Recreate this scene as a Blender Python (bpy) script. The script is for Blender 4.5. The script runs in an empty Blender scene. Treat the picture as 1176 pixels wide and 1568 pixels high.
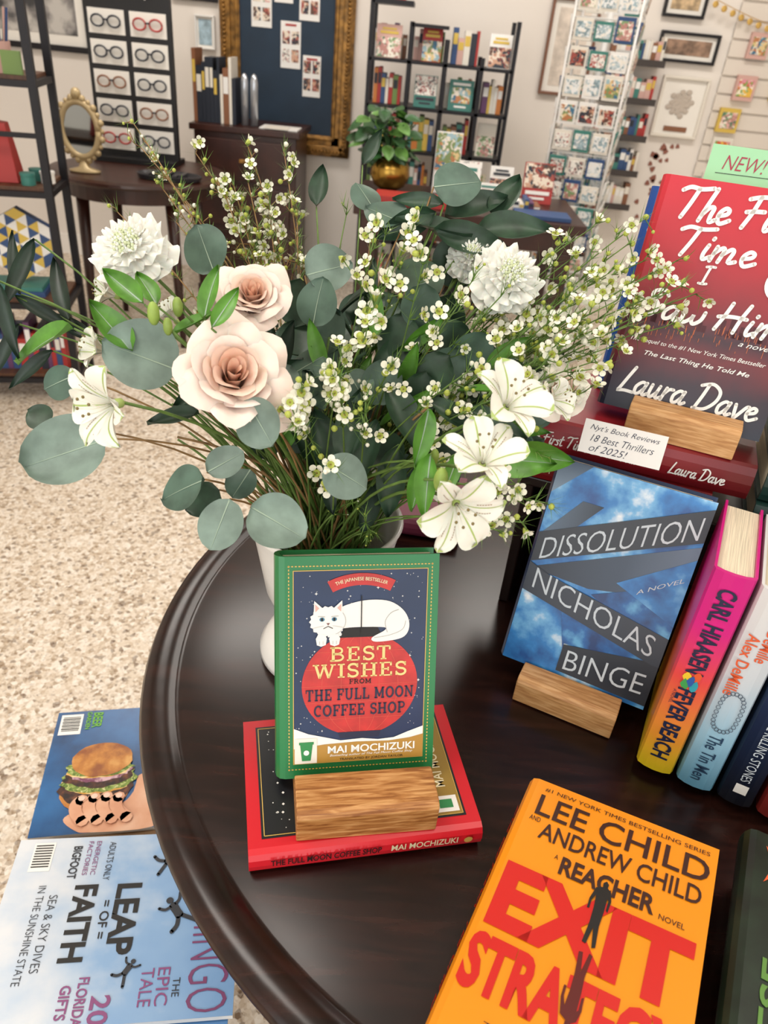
import bpy, math, random
from mathutils import Vector, Matrix
random.seed(7)
C=bpy.context.scene
try: C.view_settings.view_transform='Standard'
except Exception: pass
# ---------------------------------------------------------------- camera survey
F_=1130.0; TH=math.radians(33.1); RO=math.radians(5.76); CAM=Vector((0,0,1.38))
Fv=Vector((0,math.cos(TH),-math.sin(TH))); U0=Vector((0,math.sin(TH),math.cos(TH))); R0=Vector((1,0,0))
Rv=R0*math.cos(RO)+U0*math.sin(RO); Uv=-R0*math.sin(RO)+U0*math.cos(RO)
def at(px,py,t): return CAM+(Fv+Rv*((px-588)/F_)+Uv*((784-py)/F_))*t
cd=bpy.data.cameras.new('camera'); cam=bpy.data.objects.new('camera',cd); C.collection.objects.link(cam)
M=Matrix.Identity(4)
for i in range(3):
    M[i][0]=Rv[i]; M[i][1]=Uv[i]; M[i][2]=-Fv[i]; M[i][3]=CAM[i]
cam.matrix_world=M
cd.sensor_fit='VERTICAL'; cd.sensor_height=36; cd.lens=36*F_/1568; cd.clip_start=.02
cd.dof.use_dof=True; cd.dof.focus_distance=.72; cd.dof.aperture_fstop=9
C.camera=cam
# ---------------------------------------------------------------- materials
def lin(h):
    if isinstance(h,str):
        h=h.lstrip('#'); c=[int(h[i:i+2],16)/255 for i in (0,2,4)]
    else: c=list(h)[:3]
    return [((x+.055)/1.055)**2.4 if x>.04045 else x/12.92 for x in c]+[1]
MC={}
def mat(name,col,rough=.5,metal=0,noise=0,ns=40,bump=0,coat=0,stretch=(1,1,1),spec=.5,emit=0,trans=0,sss=0,col2=None):
    if name in MC: return MC[name]
    m=bpy.data.materials.new(name); m.use_nodes=True; nt=m.node_tree; b=nt.nodes['Principled BSDF']
    c=lin(col); b.inputs['Base Color'].default_value=c; b.inputs['Roughness'].default_value=rough
    b.inputs['Metallic'].default_value=metal; b.inputs['Coat Weight'].default_value=coat
    b.inputs['Specular IOR Level'].default_value=spec
    if trans: b.inputs['Transmission Weight'].default_value=trans
    if sss:
        b.inputs['Subsurface Weight'].default_value=sss; b.inputs['Subsurface Scale'].default_value=.01
    if emit:
        b.inputs['Emission Color'].default_value=c; b.inputs['Emission Strength'].default_value=emit
    if noise or bump or col2:
        tc=nt.nodes.new('ShaderNodeTexCoord'); mp=nt.nodes.new('ShaderNodeMapping'); mp.inputs['Scale'].default_value=stretch
        nz=nt.nodes.new('ShaderNodeTexNoise'); nz.inputs['Scale'].default_value=ns; nz.inputs['Detail'].default_value=4
        nt.links.new(tc.outputs['Object'],mp.inputs[0]); nt.links.new(mp.outputs[0],nz.inputs['Vector'])
        if noise or col2:
            r=nt.nodes.new('ShaderNodeValToRGB')
            r.color_ramp.elements[0].position=.35; r.color_ramp.elements[1].position=.65
            c2=lin(col2) if col2 else [min(1,x*(1+noise)) for x in c[:3]]+[1]
            c1=c if col2 else [x*(1-noise) for x in c[:3]]+[1]
            r.color_ramp.elements[0].color=c1; r.color_ramp.elements[1].color=c2
            nt.links.new(nz.outputs['Fac'],r.inputs[0]); nt.links.new(r.outputs[0],b.inputs['Base Color'])
        if bump:
            bp=nt.nodes.new('ShaderNodeBump'); bp.inputs['Strength'].default_value=bump; bp.inputs['Distance'].default_value=.002
            nt.links.new(nz.outputs['Fac'],bp.inputs['Height']); nt.links.new(bp.outputs[0],b.inputs['Normal'])
    MC[name]=m; return m
def gmat(name,stops,axis='Y',rough=.35,noise=0,ns=6):
    if name in MC: return MC[name]
    m=bpy.data.materials.new(name); m.use_nodes=True; nt=m.node_tree; b=nt.nodes['Principled BSDF']
    b.inputs['Roughness'].default_value=rough
    tc=nt.nodes.new('ShaderNodeTexCoord'); sp=nt.nodes.new('ShaderNodeSeparateXYZ'); r=nt.nodes.new('ShaderNodeValToRGB')
    nt.links.new(tc.outputs['Generated'],sp.inputs[0]); src=sp.outputs[axis]
    if noise:
        nz=nt.nodes.new('ShaderNodeTexNoise'); nz.inputs['Scale'].default_value=ns; nz.inputs['Detail'].default_value=6
        nt.links.new(tc.outputs['Generated'],nz.inputs['Vector'])
        a=nt.nodes.new('ShaderNodeMath'); a.operation='MULTIPLY_ADD'; a.inputs[1].default_value=noise; a.inputs[2].default_value=-noise/2
        nt.links.new(nz.outputs['Fac'],a.inputs[0]); a2=nt.nodes.new('ShaderNodeMath'); a2.operation='ADD'
        nt.links.new(src,a2.inputs[0]); nt.links.new(a.outputs[0],a2.inputs[1]); src=a2.outputs[0]
    nt.links.new(src,r.inputs[0]); e=r.color_ramp.elements
    while len(e)<len(stops): e.new(.5)
    for k,(p,c) in enumerate(stops): e[k].position=p; e[k].color=lin(c)
    nt.links.new(r.outputs[0],b.inputs['Base Color']); MC[name]=m; return m
def nmat(name,stops,ns,rough=.4,distort=0,stretch=(1,1,1),det=6):
    if name in MC: return MC[name]
    m=bpy.data.materials.new(name); m.use_nodes=True; nt=m.node_tree; bb=nt.nodes['Principled BSDF']; bb.inputs['Roughness'].default_value=rough
    tc=nt.nodes.new('ShaderNodeTexCoord'); mp=nt.nodes.new('ShaderNodeMapping'); mp.inputs['Scale'].default_value=stretch
    nz=nt.nodes.new('ShaderNodeTexNoise'); nz.inputs['Scale'].default_value=ns; nz.inputs['Detail'].default_value=det; nz.inputs['Distortion'].default_value=distort
    nt.links.new(tc.outputs['Object'],mp.inputs[0]); nt.links.new(mp.outputs[0],nz.inputs['Vector']); r=nt.nodes.new('ShaderNodeValToRGB'); el=r.color_ramp.elements
    while len(el)<len(stops): el.new(.5)
    for k,(p,c) in enumerate(stops): el[k].position=p; el[k].color=lin(c)
    nt.links.new(nz.outputs['Fac'],r.inputs[0]); nt.links.new(r.outputs[0],bb.inputs['Base Color']); MC[name]=m; return m
# ---------------------------------------------------------------- mesh builder
class MB:
    def __init__(s): s.v=[];s.f=[];s.m=[]
    def add(s,vs,fs,mi=0,M=None):
        o=len(s.v)
        for p in vs: s.v.append(tuple(M@Vector(p)) if M is not None else tuple(p))
        for f in fs: s.f.append([i+o for i in f]); s.m.append(mi)
    def box(s,x0,x1,y0,y1,z0,z1,mi=0,M=None):
        s.add([(x0,y0,z0),(x1,y0,z0),(x1,y1,z0),(x0,y1,z0),(x0,y0,z1),(x1,y0,z1),(x1,y1,z1),(x0,y1,z1)],
              [(0,3,2,1),(4,5,6,7),(0,1,5,4),(1,2,6,5),(2,3,7,6),(3,0,4,7)],mi,M)
    def lathe(s,prof,n=32,mi=0,M=None,sx=1,sy=1):
        vs=[];fs=[]
        for r,z in prof:
            for k in range(n):
                a=2*math.pi*k/n; vs.append((r*math.cos(a)*sx,r*math.sin(a)*sy,z))
        for i in range(len(prof)-1):
            for k in range(n):
                k2=(k+1)%n; fs.append((i*n+k,i*n+k2,(i+1)*n+k2,(i+1)*n+k))
        s.add(vs,fs,mi,M)
    def tube(s,pts,r,n=6,mi=0,r2=None):
        pts=[Vector(p) for p in pts]; N=len(pts); vs=[];fs=[]
        up=Vector((.13,.37,.9)).normalized()
        for i,p in enumerate(pts):
            d=(pts[min(i+1,N-1)]-pts[max(i-1,0)])
            if d.length<1e-9: d=Vector((0,0,1))
            d.normalize(); a=d.cross(up)
            if a.length<1e-3: a=d.cross(Vector((1,0,0)))
            a.normalize(); b=d.cross(a); rr=r if r2 is None else r+(r2-r)*i/(N-1)
            for k in range(n):
                t=2*math.pi*k/n; vs.append(p+a*math.cos(t)*rr+b*math.sin(t)*rr)
        for i in range(N-1):
            for k in range(n):
                k2=(k+1)%n; fs.append((i*n+k,i*n+k2,(i+1)*n+k2,(i+1)*n+k))
        fs.append(tuple(range(n))[::-1]); fs.append(tuple((N-1)*n+k for k in range(n)))
        s.add(vs,fs,mi)
    def ball(s,c,r,mi=0,n=8,rings=5,sc=(1,1,1)):
        prof=[(max(1e-4,math.sin(math.pi*i/rings))*r,-math.cos(math.pi*i/rings)*r) for i in range(rings+1)]
        s.lathe(prof,n,mi,Matrix.Translation(Vector(c))@Matrix.Diagonal((sc[0],sc[1],sc[2],1)))
    def grid(s,fn,nu,nv,mi=0,M=None):
        vs=[];fs=[]
        for i in range(nu+1):
            for j in range(nv+1): vs.append(fn(i/nu,-1+2*j/nv))
        for i in range(nu):
            for j in range(nv):
                a=i*(nv+1)+j; fs.append((a,a+1,a+nv+2,a+nv+1))
        s.add(vs,fs,mi,M)
    def ribbon(s,pts,w,z,mi=0,cap=True):
        P=[Vector((p[0],p[1])) for p in pts]; N=len(P); vs=[]
        for i in range(N):
            d=P[min(i+1,N-1)]-P[max(i-1,0)]
            if d.length<1e-9: d=Vector((1,0))
            d.normalize(); n=Vector((-d.y,d.x))*w/2; vs+=[(P[i].x+n.x,P[i].y+n.y,z),(P[i].x-n.x,P[i].y-n.y,z)]
        s.add(vs,[(2*i,2*i+1,2*i+3,2*i+2) for i in range(N-1)],mi)
        if cap:
            for p in (P[0],P[-1]): s.add([(p.x+w/2*math.cos(k*.785),p.y+w/2*math.sin(k*.785),z) for k in range(8)],[tuple(range(8))],mi)
    def obj(s,name,mats,parent=None,smooth=False,bevel=0,M=None):
        me=bpy.data.meshes.new(name); me.from_pydata([tuple(v) for v in s.v],[],s.f)
        if not isinstance(mats,(list,tuple)): mats=[mats]
        for m in mats: me.materials.append(m)
        me.polygons.foreach_set('material_index',s.m)
        if smooth: me.polygons.foreach_set('use_smooth',[True]*len(s.f))
        me.update(); o=bpy.data.objects.new(name,me); C.collection.objects.link(o)
        if parent: o.parent=parent
        if M is not None: o.matrix_local=M
        if bevel:
            b=o.modifiers.new('b','BEVEL'); b.width=bevel; b.segments=2; b.limit_method='ANGLE'
        return o
def empty(name,M=None):
    o=bpy.data.objects.new(name,None); o.empty_display_size=.05; C.collection.objects.link(o)
    if M is not None: o.matrix_world=M
    return o
def frame(O,X,Y):
    X=Vector(X).normalized(); Y=Vector(Y); Y=(Y-X*Y.dot(X)).normalized(); Z=X.cross(Y)
    m=Matrix.Identity(4)
    for i in range(3): m[i][0]=X[i];m[i][1]=Y[i];m[i][2]=Z[i];m[i][3]=O[i]
    return m
def flat(par,name,pts,m,z=.0004,M=None):
    b=MB(); b.add([(p[0],p[1],z) for p in pts],[tuple(range(len(pts)))]); return b.obj(name,m,par,M=M)
def rect(par,name,x0,x1,y0,y1,m,z=.0004,M=None): return flat(par,name,[(x0,y0),(x1,y0),(x1,y1),(x0,y1)],m,z,M)
def disc(par,name,cx,cy,rx,ry,m,z=.0004,n=40,M=None,jit=0):
    return flat(par,name,[(cx+rx*(1+random.uniform(-jit,jit))*math.cos(2*math.pi*k/n),cy+ry*(1+random.uniform(-jit,jit))*math.sin(2*math.pi*k/n)) for k in range(n)],m,z,M)
def line(par,name,pts,w,m,z=.0005,M=None,closed=False):
    b=MB(); P=[Vector((p[0],p[1],0)) for p in pts]
    if closed: P.append(P[0])
    for a,c in zip(P[:-1],P[1:]):
        d=(c-a)
        if d.length<1e-7: continue
        d.normalize(); n=Vector((-d.y,d.x,0))*w/2; e=d*w*.4
        q=[a-e+n,a-e-n,c+e-n,c+e+n]; b.add([(v.x,v.y,z) for v in q],[(0,1,2,3)])
    return b.obj(name,m,par,M=M)
TC={}
def tmesh(s,bold=0,shear=0):
    k=(s,bold,shear)
    if k in TC: return TC[k]
    c=bpy.data.curves.new('t','FONT'); c.body=s; c.size=1; c.offset=bold; c.shear=shear; c.resolution_u=3
    o=bpy.data.objects.new('t',c); C.collection.objects.link(o)
    dg=bpy.context.evaluated_depsgraph_get(); me=bpy.data.meshes.new_from_object(o.evaluated_get(dg))
    vs=[(v.co.x,v.co.y) for v in me.vertices]; fs=[tuple(p.vertices) for p in me.polygons]
    bpy.data.objects.remove(o); bpy.data.curves.remove(c); bpy.data.meshes.remove(me)
    x0=min(v[0] for v in vs);x1=max(v[0] for v in vs);y0=min(v[1] for v in vs);y1=max(v[1] for v in vs)
    vs=[((x-x0)/(x1-x0)-.5,(y-y0)/(y1-y0)-.5) for x,y in vs]; TC[k]=(vs,fs); return TC[k]
def tname(s): return 'text_'+''.join(ch if ch.isalnum() else '_' for ch in s.lower())[:24]
def txt(par,s,cx,cy,w,h,m,z=.0009,rot=0,bold=0,shear=0,warp=None,M=None,name=None):
    vs,fs=tmesh(s,bold,shear); b=MB(); ca,sa=math.cos(rot),math.sin(rot); out=[]
    for x,y in vs:
        if warp: X,Y=warp(x,y)
        else: X,Y=x*w,y*h
        out.append((cx+X*ca-Y*sa,cy+X*sa+Y*ca,z))
    b.add(out,fs); return b.obj(name or tname(s),m,par,M=M)
# hand-lettered brush script and slab-serif alphabets drawn as strokes
SCR={'T':(1.3,[[(0,1.75),(.35,2.0),(.9,1.95),(1.5,2.1)],[(.8,1.95),(.65,1.0),(.45,.05)]]),
'h':(.9,[[(.4,2.1),(.25,1.1),(.1,0)],[(.15,.4),(.4,.9),(.62,.9),(.6,.4),(.65,.02),(.9,.2)]]),
'e':(.72,[[(.1,.5),(.45,.65),(.5,.9),(.3,1.0),(.1,.7),(.1,.3),(.3,.02),(.7,.3)]]),
'F':(1.15,[[(0,1.8),(.5,2.0),(1.3,2.1)],[(.5,2.0),(.4,1.0),(.2,0)],[(.1,1.0),(.5,1.1),(.95,1.15)]]),
'i':(.48,[[(.2,1.0),(.12,.4),(.2,.02),(.45,.25)],[(.28,1.42),(.3,1.5)]]),
'r':(.6,[[(.15,1.0),(.1,.5),(.05,0)],[(.1,.5),(.3,.9),(.55,.95)]]),
's':(.6,[[(.5,.85),(.3,1.0),(.12,.8),(.4,.45),(.35,.1),(.05,.1)]]),
't':(.62,[[(.35,1.75),(.22,.8),(.25,.1),(.55,.2)],[(0,1.15),(.6,1.25)]]),
'm':(1.3,[[(.12,1.0),(.05,0)],[(.08,.5),(.35,.95),(.48,.8),(.42,0)],[(.45,.5),(.75,.95),(.9,.8),(.85,.1),(1.15,.2)]]),
'I':(.9,[[(.1,1.9),(.5,2.0),(.9,2.0)],[(.5,2.0),(.4,1),(.35,.05)],[(0,.05),(.35,.03),(.75,.1)]]),
'S':(1.1,[[(1.0,1.7),(.75,2.05),(.35,1.9),(.3,1.5),(.7,1.0),(.75,.4),(.4,0),(0,.25)]]),
'a':(.85,[[(.6,.9),(.35,1.0),(.08,.6),(.12,.1),(.35,.1),(.6,.6)],[(.64,1.0),(.55,.3),(.65,.03),(.85,.2)]]),
'w':(1.1,[[(.1,1.0),(.1,.3),(.25,.05),(.5,.4),(.55,.7),(.55,.3),(.7,.05),(.95,.4),(1.0,1.0)]]),
'H':(1.35,[[(.35,2.05),(.25,1),(.1,0)],[(1.15,2.1),(1.0,1),(.95,0)],[(0,.95),(.6,1.1),(1.25,1.1)]]),
'L':(1.0,[[(.6,2.0),(.4,1.2),(.15,.15),(.05,0),(.5,.08),(1.0,.05)]]),
'u':(.85,[[(.12,1.0),(.1,.3),(.25,.03),(.55,.5)],[(.6,1.0),(.52,.3),(.62,.03),(.85,.2)]]),
'D':(1.35,[[(.4,1.95),(.3,1.0),(.15,0)],[(0,1.8),(.6,2.05),(1.15,1.6),(1.15,.8),(.7,.1),(.05,0)]]),
'v':(.8,[[(.1,1.0),(.25,.1),(.35,.05),(.7,.9),(.85,1.0)]]),' ':(.5,[])}
def catm(P,n=5):
    if len(P)<3: return P
    Q=[P[0]]+list(P)+[P[-1]]; out=[]
    for i in range(1,len(Q)-2):
        for k in range(n):
            t=k/n; out.append(tuple(.5*((2*Q[i][c])+(-Q[i-1][c]+Q[i+1][c])*t+(2*Q[i-1][c]-5*Q[i][c]+4*Q[i+1][c]-Q[i+2][c])*t*t+(-Q[i-1][c]+3*Q[i][c]-3*Q[i+1][c]+Q[i+2][c])*t**3) for c in (0,1)))
    return out+[P[-1]]
def script(par,s,cx,cy,w,h,m,z=.0009,sw=.2,M=None,rot=0):
    x=0; S=[]
    for ch in s:
        adv,st=SCR[ch]
        for p in st: S.append([(x+a+.12*b_,b_) for a,b_ in p])
        x+=adv
    xs=[p[0] for q in S for p in q]; x0,x1=min(xs),max(xs); k=w/(x1-x0); ky=h/2.0; b=MB(); ca,sa=math.cos(rot),math.sin(rot)
    for q in S:
        pts=[((a-(x0+x1)/2)*k,(b_-1.0)*ky) for a,b_ in catm(q)]; pts=[(cx+a*ca-b_*sa,cy+a*sa+b_*ca) for a,b_ in pts]; b.ribbon(pts,sw*ky,z)
    return b.obj(tname(s),m,par,M=M)
def arcp(cx,cy,rx,ry,a0,a1,n=10): return [(cx+rx*math.cos(math.radians(a0+(a1-a0)*k/n)),cy+ry*math.sin(math.radians(a0+(a1-a0)*k/n))) for k in range(n+1)]
V=.17; Hb=.10
def vs_(x): return ([(x,.0),(x,1)],V)
SL={'B':(.86,[vs_(.22),([(.1,.95)]+arcp(.45,.74,.22,.21,90,-90)+[(.2,.53)],.12),([(.2,.5)]+arcp(.47,.275,.25,.225,90,-90)+[(.1,.05)],.12)],[(.06,.3,0,Hb),(.06,.3,.9,1)]),
'E':(.80,[vs_(.22)],[(.06,.72,0,Hb),(.06,.70,.9,1),(.2,.52,.45,.55),(.62,.72,0,.30),(.60,.70,.72,1),(.47,.55,.36,.64)]),
'S':(.74,[(arcp(.38,.73,.23,.22,20,270)+arcp(.38,.28,.24,.23,90,-160)[0:],.14)],[(.56,.64,.70,.98),(.10,.18,.02,.32)]),
'T':(.86,[vs_(.42)],[(.06,.78,.9,1),(.06,.15,.70,1),(.69,.78,.70,1),(.27,.57,0,Hb)]),
'W':(1.25,[([(.16,1),(.38,.02)],.15),([(.38,.02),(.60,.95)],.11),([(.60,.95),(.84,.02)],.15),([(.84,.02),(1.06,1)],.11)],[(.02,.34,.9,1),(.46,.74,.9,1),(.92,1.2,.9,1)]),
'I':(.46,[vs_(.23)],[(.05,.41,0,Hb),(.05,.41,.9,1)]),
'H':(.96,[vs_(.22),vs_(.72)],[(.05,.39,0,Hb),(.05,.39,.9,1),(.55,.89,0,Hb),(.55,.89,.9,1),(.2,.75,.45,.55)]),
'F':(.76,[vs_(.22)],[(.06,.38,0,Hb),(.06,.70,.9,1),(.2,.52,.45,.55),(.60,.70,.68,1),(.47,.55,.36,.64)]),
'R':(.90,[vs_(.22),([(.1,.95)]+arcp(.45,.73,.23,.22,90,-90)+[(.2,.51)],.12),([(.45,.5),(.70,.05)],.15)],[(.06,.39,0,Hb),(.06,.3,.9,1),(.62,.86,0,Hb)]),
'O':(.94,[(arcp(.46,.5,.33,.44,0,360,24),.16)],[]),
'M':(1.10,[vs_(.20),vs_(.86),([(.20,1),(.53,.15)],.14),([(.53,.15),(.86,1)],.11)],[(.04,.36,0,Hb),(.04,.3,.9,1),(.70,1.02,0,Hb),(.78,1.02,.9,1)]),
'U':(.94,[([(.22,1)]+arcp(.46,.32,.24,.28,180,360)+[(.70,1)],.14)],[(.06,.38,.9,1),(.56,.86,.9,1)]),
'L':(.78,[vs_(.22)],[(.06,.38,.9,1),(.06,.72,0,Hb),(.62,.72,0,.32)]),
'N':(.98,[([(.20,0),(.20,1)],.11),([(.76,0),(.76,1)],.11),([(.18,1),(.76,.02)],.16)],[(.05,.35,0,Hb),(.03,.28,.9,1),(.61,.91,.9,1)]),
'C':(.84,[(arcp(.46,.5,.32,.44,50,310,20),.15)],[(.62,.70,.66,.98)]),
'P':(.82,[vs_(.22),([(.1,.95)]+arcp(.45,.71,.23,.24,90,-90)+[(.2,.47)],.12)],[(.06,.39,0,Hb),(.06,.3,.9,1)]),
'A':(.94,[([(.12,0),(.44,1)],.10),([(.44,1),(.78,0)],.16)],[(.0,.26,0,Hb),(.62,.92,0,Hb),(.24,.66,.32,.41)]),
' ':(.4,[],[])}
def slab(par,s,cx,cy,w,h,m,z=.0013):
    tot=sum(SL[c][0] for c in s); k=w/tot; x=-w/2; b=MB()
    for ch in s:
        adv,st,se=SL[ch]
        for pts,wd in st:
            P=[(cx+x+a*k,cy-h/2+b_*h) for a,b_ in pts]; b.ribbon(P,wd*(k+h)/2,z,cap=False)
        for x0,x1,y0,y1 in se: b.add([(cx+x+x0*k,cy-h/2+y0*h,z),(cx+x+x1*k,cy-h/2+y0*h,z),(cx+x+x1*k,cy-h/2+y1*h,z),(cx+x+x0*k,cy-h/2+y1*h,z)],[(0,1,2,3)])
        x+=adv*k
    return b.obj(tname(s),m,par)
PAGES=mat('book_pages','#dccfb5',.8,noise=.25,ns=60,stretch=(.3,.3,40))
def book(name,O,X,Y,w,h,th,jacket,mats_extra=None):
    e=empty(name,frame(O,X,Y)); t=.0025
    prof=[(w,0),(.004,0),(-.001,-.002),(-.004,-th*.25),(-.005,-th/2),(-.004,-.75*th),(-.001,-th+.002),(.004,-th),(w,-th),
          (w,-th+t),(.004,-th+t),(.001,-th*.75),(0,-th/2),(.001,-th*.25),(.004,-t),(w,-t)]
    n=len(prof); b=MB(); vs=[(x,0,z) for x,z in prof]+[(x,h,z) for x,z in prof]
    fs=[(i,(i+1)%n,n+(i+1)%n,n+i) for i in range(n)]
    q=[(0,1,14,15),(1,2,13,14),(2,3,13),(3,4,12,13),(4,5,11,12),(5,6,11),(6,7,10,11),(7,8,9,10)]
    fs+=[tuple(reversed(a)) for a in q]+[tuple(i+n for i in a) for a in q]
    b.add(vs,fs); b.obj('dust_jacket',jacket,e)
    p=MB(); p.box(.003,w-.004,.004,h-.004,-th+.0027,-.0027); p.obj('page_block',PAGES,e)
    return e
def spineM(y,th,dz=0):
    m=Matrix.Identity(4)
    cols=[(0,-1,0),(0,0,1),(-1,0,0)]
    for j,c in enumerate(cols):
        for i in range(3): m[i][j]=c[i]
    m[0][3]=-.0052; m[1][3]=y; m[2][3]=-th/2+dz; return m
def stxt(par,s,y,w,h,m,th,bold=0,shear=0,off=0):
    return txt(par,s,0,off,w,h,m,z=.0005,bold=bold,shear=shear,M=spineM(y,th))
WHITE=mat('ink_white','#f4f2ec',.5); BLACK=mat('ink_black','#15120f',.5); GOLD=mat('ink_gold','#d8b25a',.4); NAVY=mat('ink_navy','#1b2340',.45)
# ---------------------------------------------------------------- room
def floor_mat():
    m=bpy.data.materials.new('pebble_floor'); m.use_nodes=True; nt=m.node_tree; b=nt.nodes['Principled BSDF']; b.inputs['Roughness'].default_value=.45
    tc=nt.nodes.new('ShaderNodeTexCoord')
    outs=[]
    for sc in (95,180):
        v=nt.nodes.new('ShaderNodeTexVoronoi'); v.inputs['Scale'].default_value=sc; nt.links.new(tc.outputs['Object'],v.inputs['Vector'])
        s=nt.nodes.new('ShaderNodeSeparateColor'); nt.links.new(v.outputs['Color'],s.inputs[0])
        r=nt.nodes.new('ShaderNodeValToRGB'); r.color_ramp.interpolation='CONSTANT'; e=r.color_ramp.elements
        st=[(0,'#d9cab6'),(.28,'#eee5d8'),(.5,'#c4b098'),(.68,'#e1d4c3'),(.83,'#9a8369'),(.945,'#6d5846')]
        while len(e)<len(st): e.new(.5)
        for k,(p,c) in enumerate(st): e[k].position=p; e[k].color=lin(c)
        nt.links.new(s.outputs[0],r.inputs[0]); outs.append(r.outputs[0])
    mx=nt.nodes.new('ShaderNodeMix'); mx.data_type='RGBA'; mx.inputs[0].default_value=.35
    nt.links.new(outs[0],mx.inputs[6]); nt.links.new(outs[1],mx.inputs[7]); nt.links.new(mx.outputs[2],b.inputs['Base Color']); return m
X0,X1,Y0,Y1,H=-3.2,3.2,-1.8,4.8,3.0
b=MB(); b.box(X0,X1,Y0,Y1,-.1,0); b.obj('floor',floor_mat())
WALL=mat('wall_paint','#e6dfd7',.85,bump=.1,ns=120)
b=MB(); b.box(X0-.1,X1+.1,Y1,Y1+.1,-.1,H); b.obj('wall_back',WALL)
b=MB(); b.box(X0-.1,X0,Y0,Y1,-.1,H); b.obj('wall_left',WALL)
b=MB(); b.box(X1,X1+.1,Y0,Y1,-.1,H); b.obj('wall_right',WALL)
b=MB(); b.box(X0-.1,X1+.1,Y0-.1,Y1+.1,H,H+.1); b.obj('ceiling',mat('ceiling_paint','#efece6',.9))
b=MB()
for x0,x1,z0,z1 in [(-3.3,-2.8,-.1,H),(2.8,3.3,-.1,H),(-.15,.15,.5,2.7),(-2.8,2.8,-.1,.5),(-2.8,2.8,2.7,H)]:
    b.box(x0,x1,Y0-.1,Y0,z0,z1)
b.obj('wall_front',WALL)
for k,(xa,xb) in enumerate([(-2.8,-.15),(.15,2.8)]):
    b=MB()
    for x in (xa,(xa+xb)/2-.02,xb-.04): b.box(x,x+.04,Y0-.08,Y0-.03,.5,2.7)
    for z in (.5,2.66): b.box(xa,xb,Y0-.08,Y0-.03,z,z+.04)
    b.obj('window_%d'%(k+1),mat('window_frame','#2a2826',.4))
b=MB(); b.box(X0,X1,Y1-.015,Y1,0,.12); b.obj('baseboard_back',mat('trim_white','#eeeae4',.5))
b=MB(); b.box(X0,X0+.015,Y0,Y1-.015,0,.12); b.obj('baseboard_left',MC['trim_white'])
def area(name,loc,rot,sx,sy,p,col=(1,1,1)):
    l=bpy.data.lights.new(name,'AREA'); l.shape='RECTANGLE'; l.size=sx; l.size_y=sy; l.energy=p; l.color=col
    o=bpy.data.objects.new(name,l); o.location=loc; o.rotation_euler=rot; C.collection.objects.link(o)
for k,(x,y) in enumerate([(-1.2,.5),(1.0,.5),(-1.2,3.2),(1.0,3.2)]):
    e=empty('ceiling_light'+('' if k==0 else '.%03d'%k),Matrix.Translation((x,y,H)))
    b=MB(); b.box(-.62,.62,-.32,.32,-.05,0); b.obj('housing',mat('lamp_housing','#f2f2f0',.4),e)
    area('ceiling_lamp_%d'%k,(x,y,H-.06),(0,0,0),1.2,.6,[26,14,34,34][k],(1,.94,.87))
area('daylight_window_1',(-1.5,Y0+.02,1.6),(math.radians(90),0,0),2.5,2.1,38,(1,.98,.94))
area('daylight_window_2',(1.5,Y0+.02,1.6),(math.radians(90),0,0),2.5,2.1,28,(1,.98,.94))
w=bpy.data.worlds.new('world'); C.world=w; w.use_nodes=True
w.node_tree.nodes['Background'].inputs[0].default_value=(.9,.95,1,1); w.node_tree.nodes['Background'].inputs[1].default_value=.8
# ---------------------------------------------------------------- round table
TW=nmat('espresso_wood',[(.32,'#140705'),(.5,'#1f0d09'),(.68,'#2e1610')],9,.25,.8,(1,8,1))
TW.node_tree.nodes['Principled BSDF'].inputs['Specular IOR Level'].default_value=.38
e=empty('round_table',Matrix.Translation((.281,.69,0)))
b=MB(); b.lathe([(.0001,.75),(.30,.75),(.497,.75),(.503,.7475),(.508,.7475),(.512,.751),(.530,.751),(.541,.746),(.545,.738),(.542,.728),(.533,.722),(.533,.716),(.537,.712),(.534,.704),(.50,.70),(.50,.66),(.47,.66),(.47,.70),(.0001,.70)],128)
b.obj('table_top',TW,e,smooth=True)
b=MB(); b.lathe([(.0001,.6995),(.12,.6995),(.12,.67),(.06,.64),(.045,.58),(.07,.45),(.085,.36),(.06,.25),(.05,.2),(.08,.17),(.08,.12),(.0001,.12)],32); b.obj('pedestal',TW,e,smooth=True)
b=MB()
for k in range(4):
    a=math.pi/4+k*math.pi/2; d=Vector((math.cos(a),math.sin(a),0))
    b.tube([d*.05+Vector((0,0,.16)),d*.14+Vector((0,0,.17)),d*.26+Vector((0,0,.09)),d*.36+Vector((0,0,.03)),d*.40+Vector((0,0,.026))],.032,10,0,.025)
b.obj('legs',TW,e,smooth=True)
# ---------------------------------------------------------------- wooden book stands
OAK=nmat('acacia_wood',[(.35,'#8a5426'),(.5,'#b07840'),(.65,'#cf9c62')],30,.42,.6,(1,10,10))
OAK2=nmat('oak_wood',[(.35,'#b07c4a'),(.5,'#c8965f'),(.65,'#d9ab77')],34,.5,.4,(1,10,10))
def stand(name,O,X,w,m,h=.032,back=.09,lip=.030):
    X=Vector(X).normalized(); Y=Vector((0,0,1)).cross(X); e=empty(name,frame(O,X,Y)); l=lip-.030
    pr=[(0,0),(0,h-.006),(.002,h-.002),(.006,h),(.030+l,h),(.0335+l,h-.004),(.0385+l,.009),(.064+l,.009),(.069+l,.024),(back-.002+l,.024),(back+l,.022),(back+l,0)]
    n=len(pr); b=MB(); b.add([(0,y,z) for y,z in pr]+[(w,y,z) for y,z in pr],[tuple(range(n))[::-1],tuple(range(n,2*n))]+[(i,(i+1)%n,n+(i+1)%n,n+i) for i in range(n)])
    b.obj('block',m,e,bevel=.0012); return e
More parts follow.
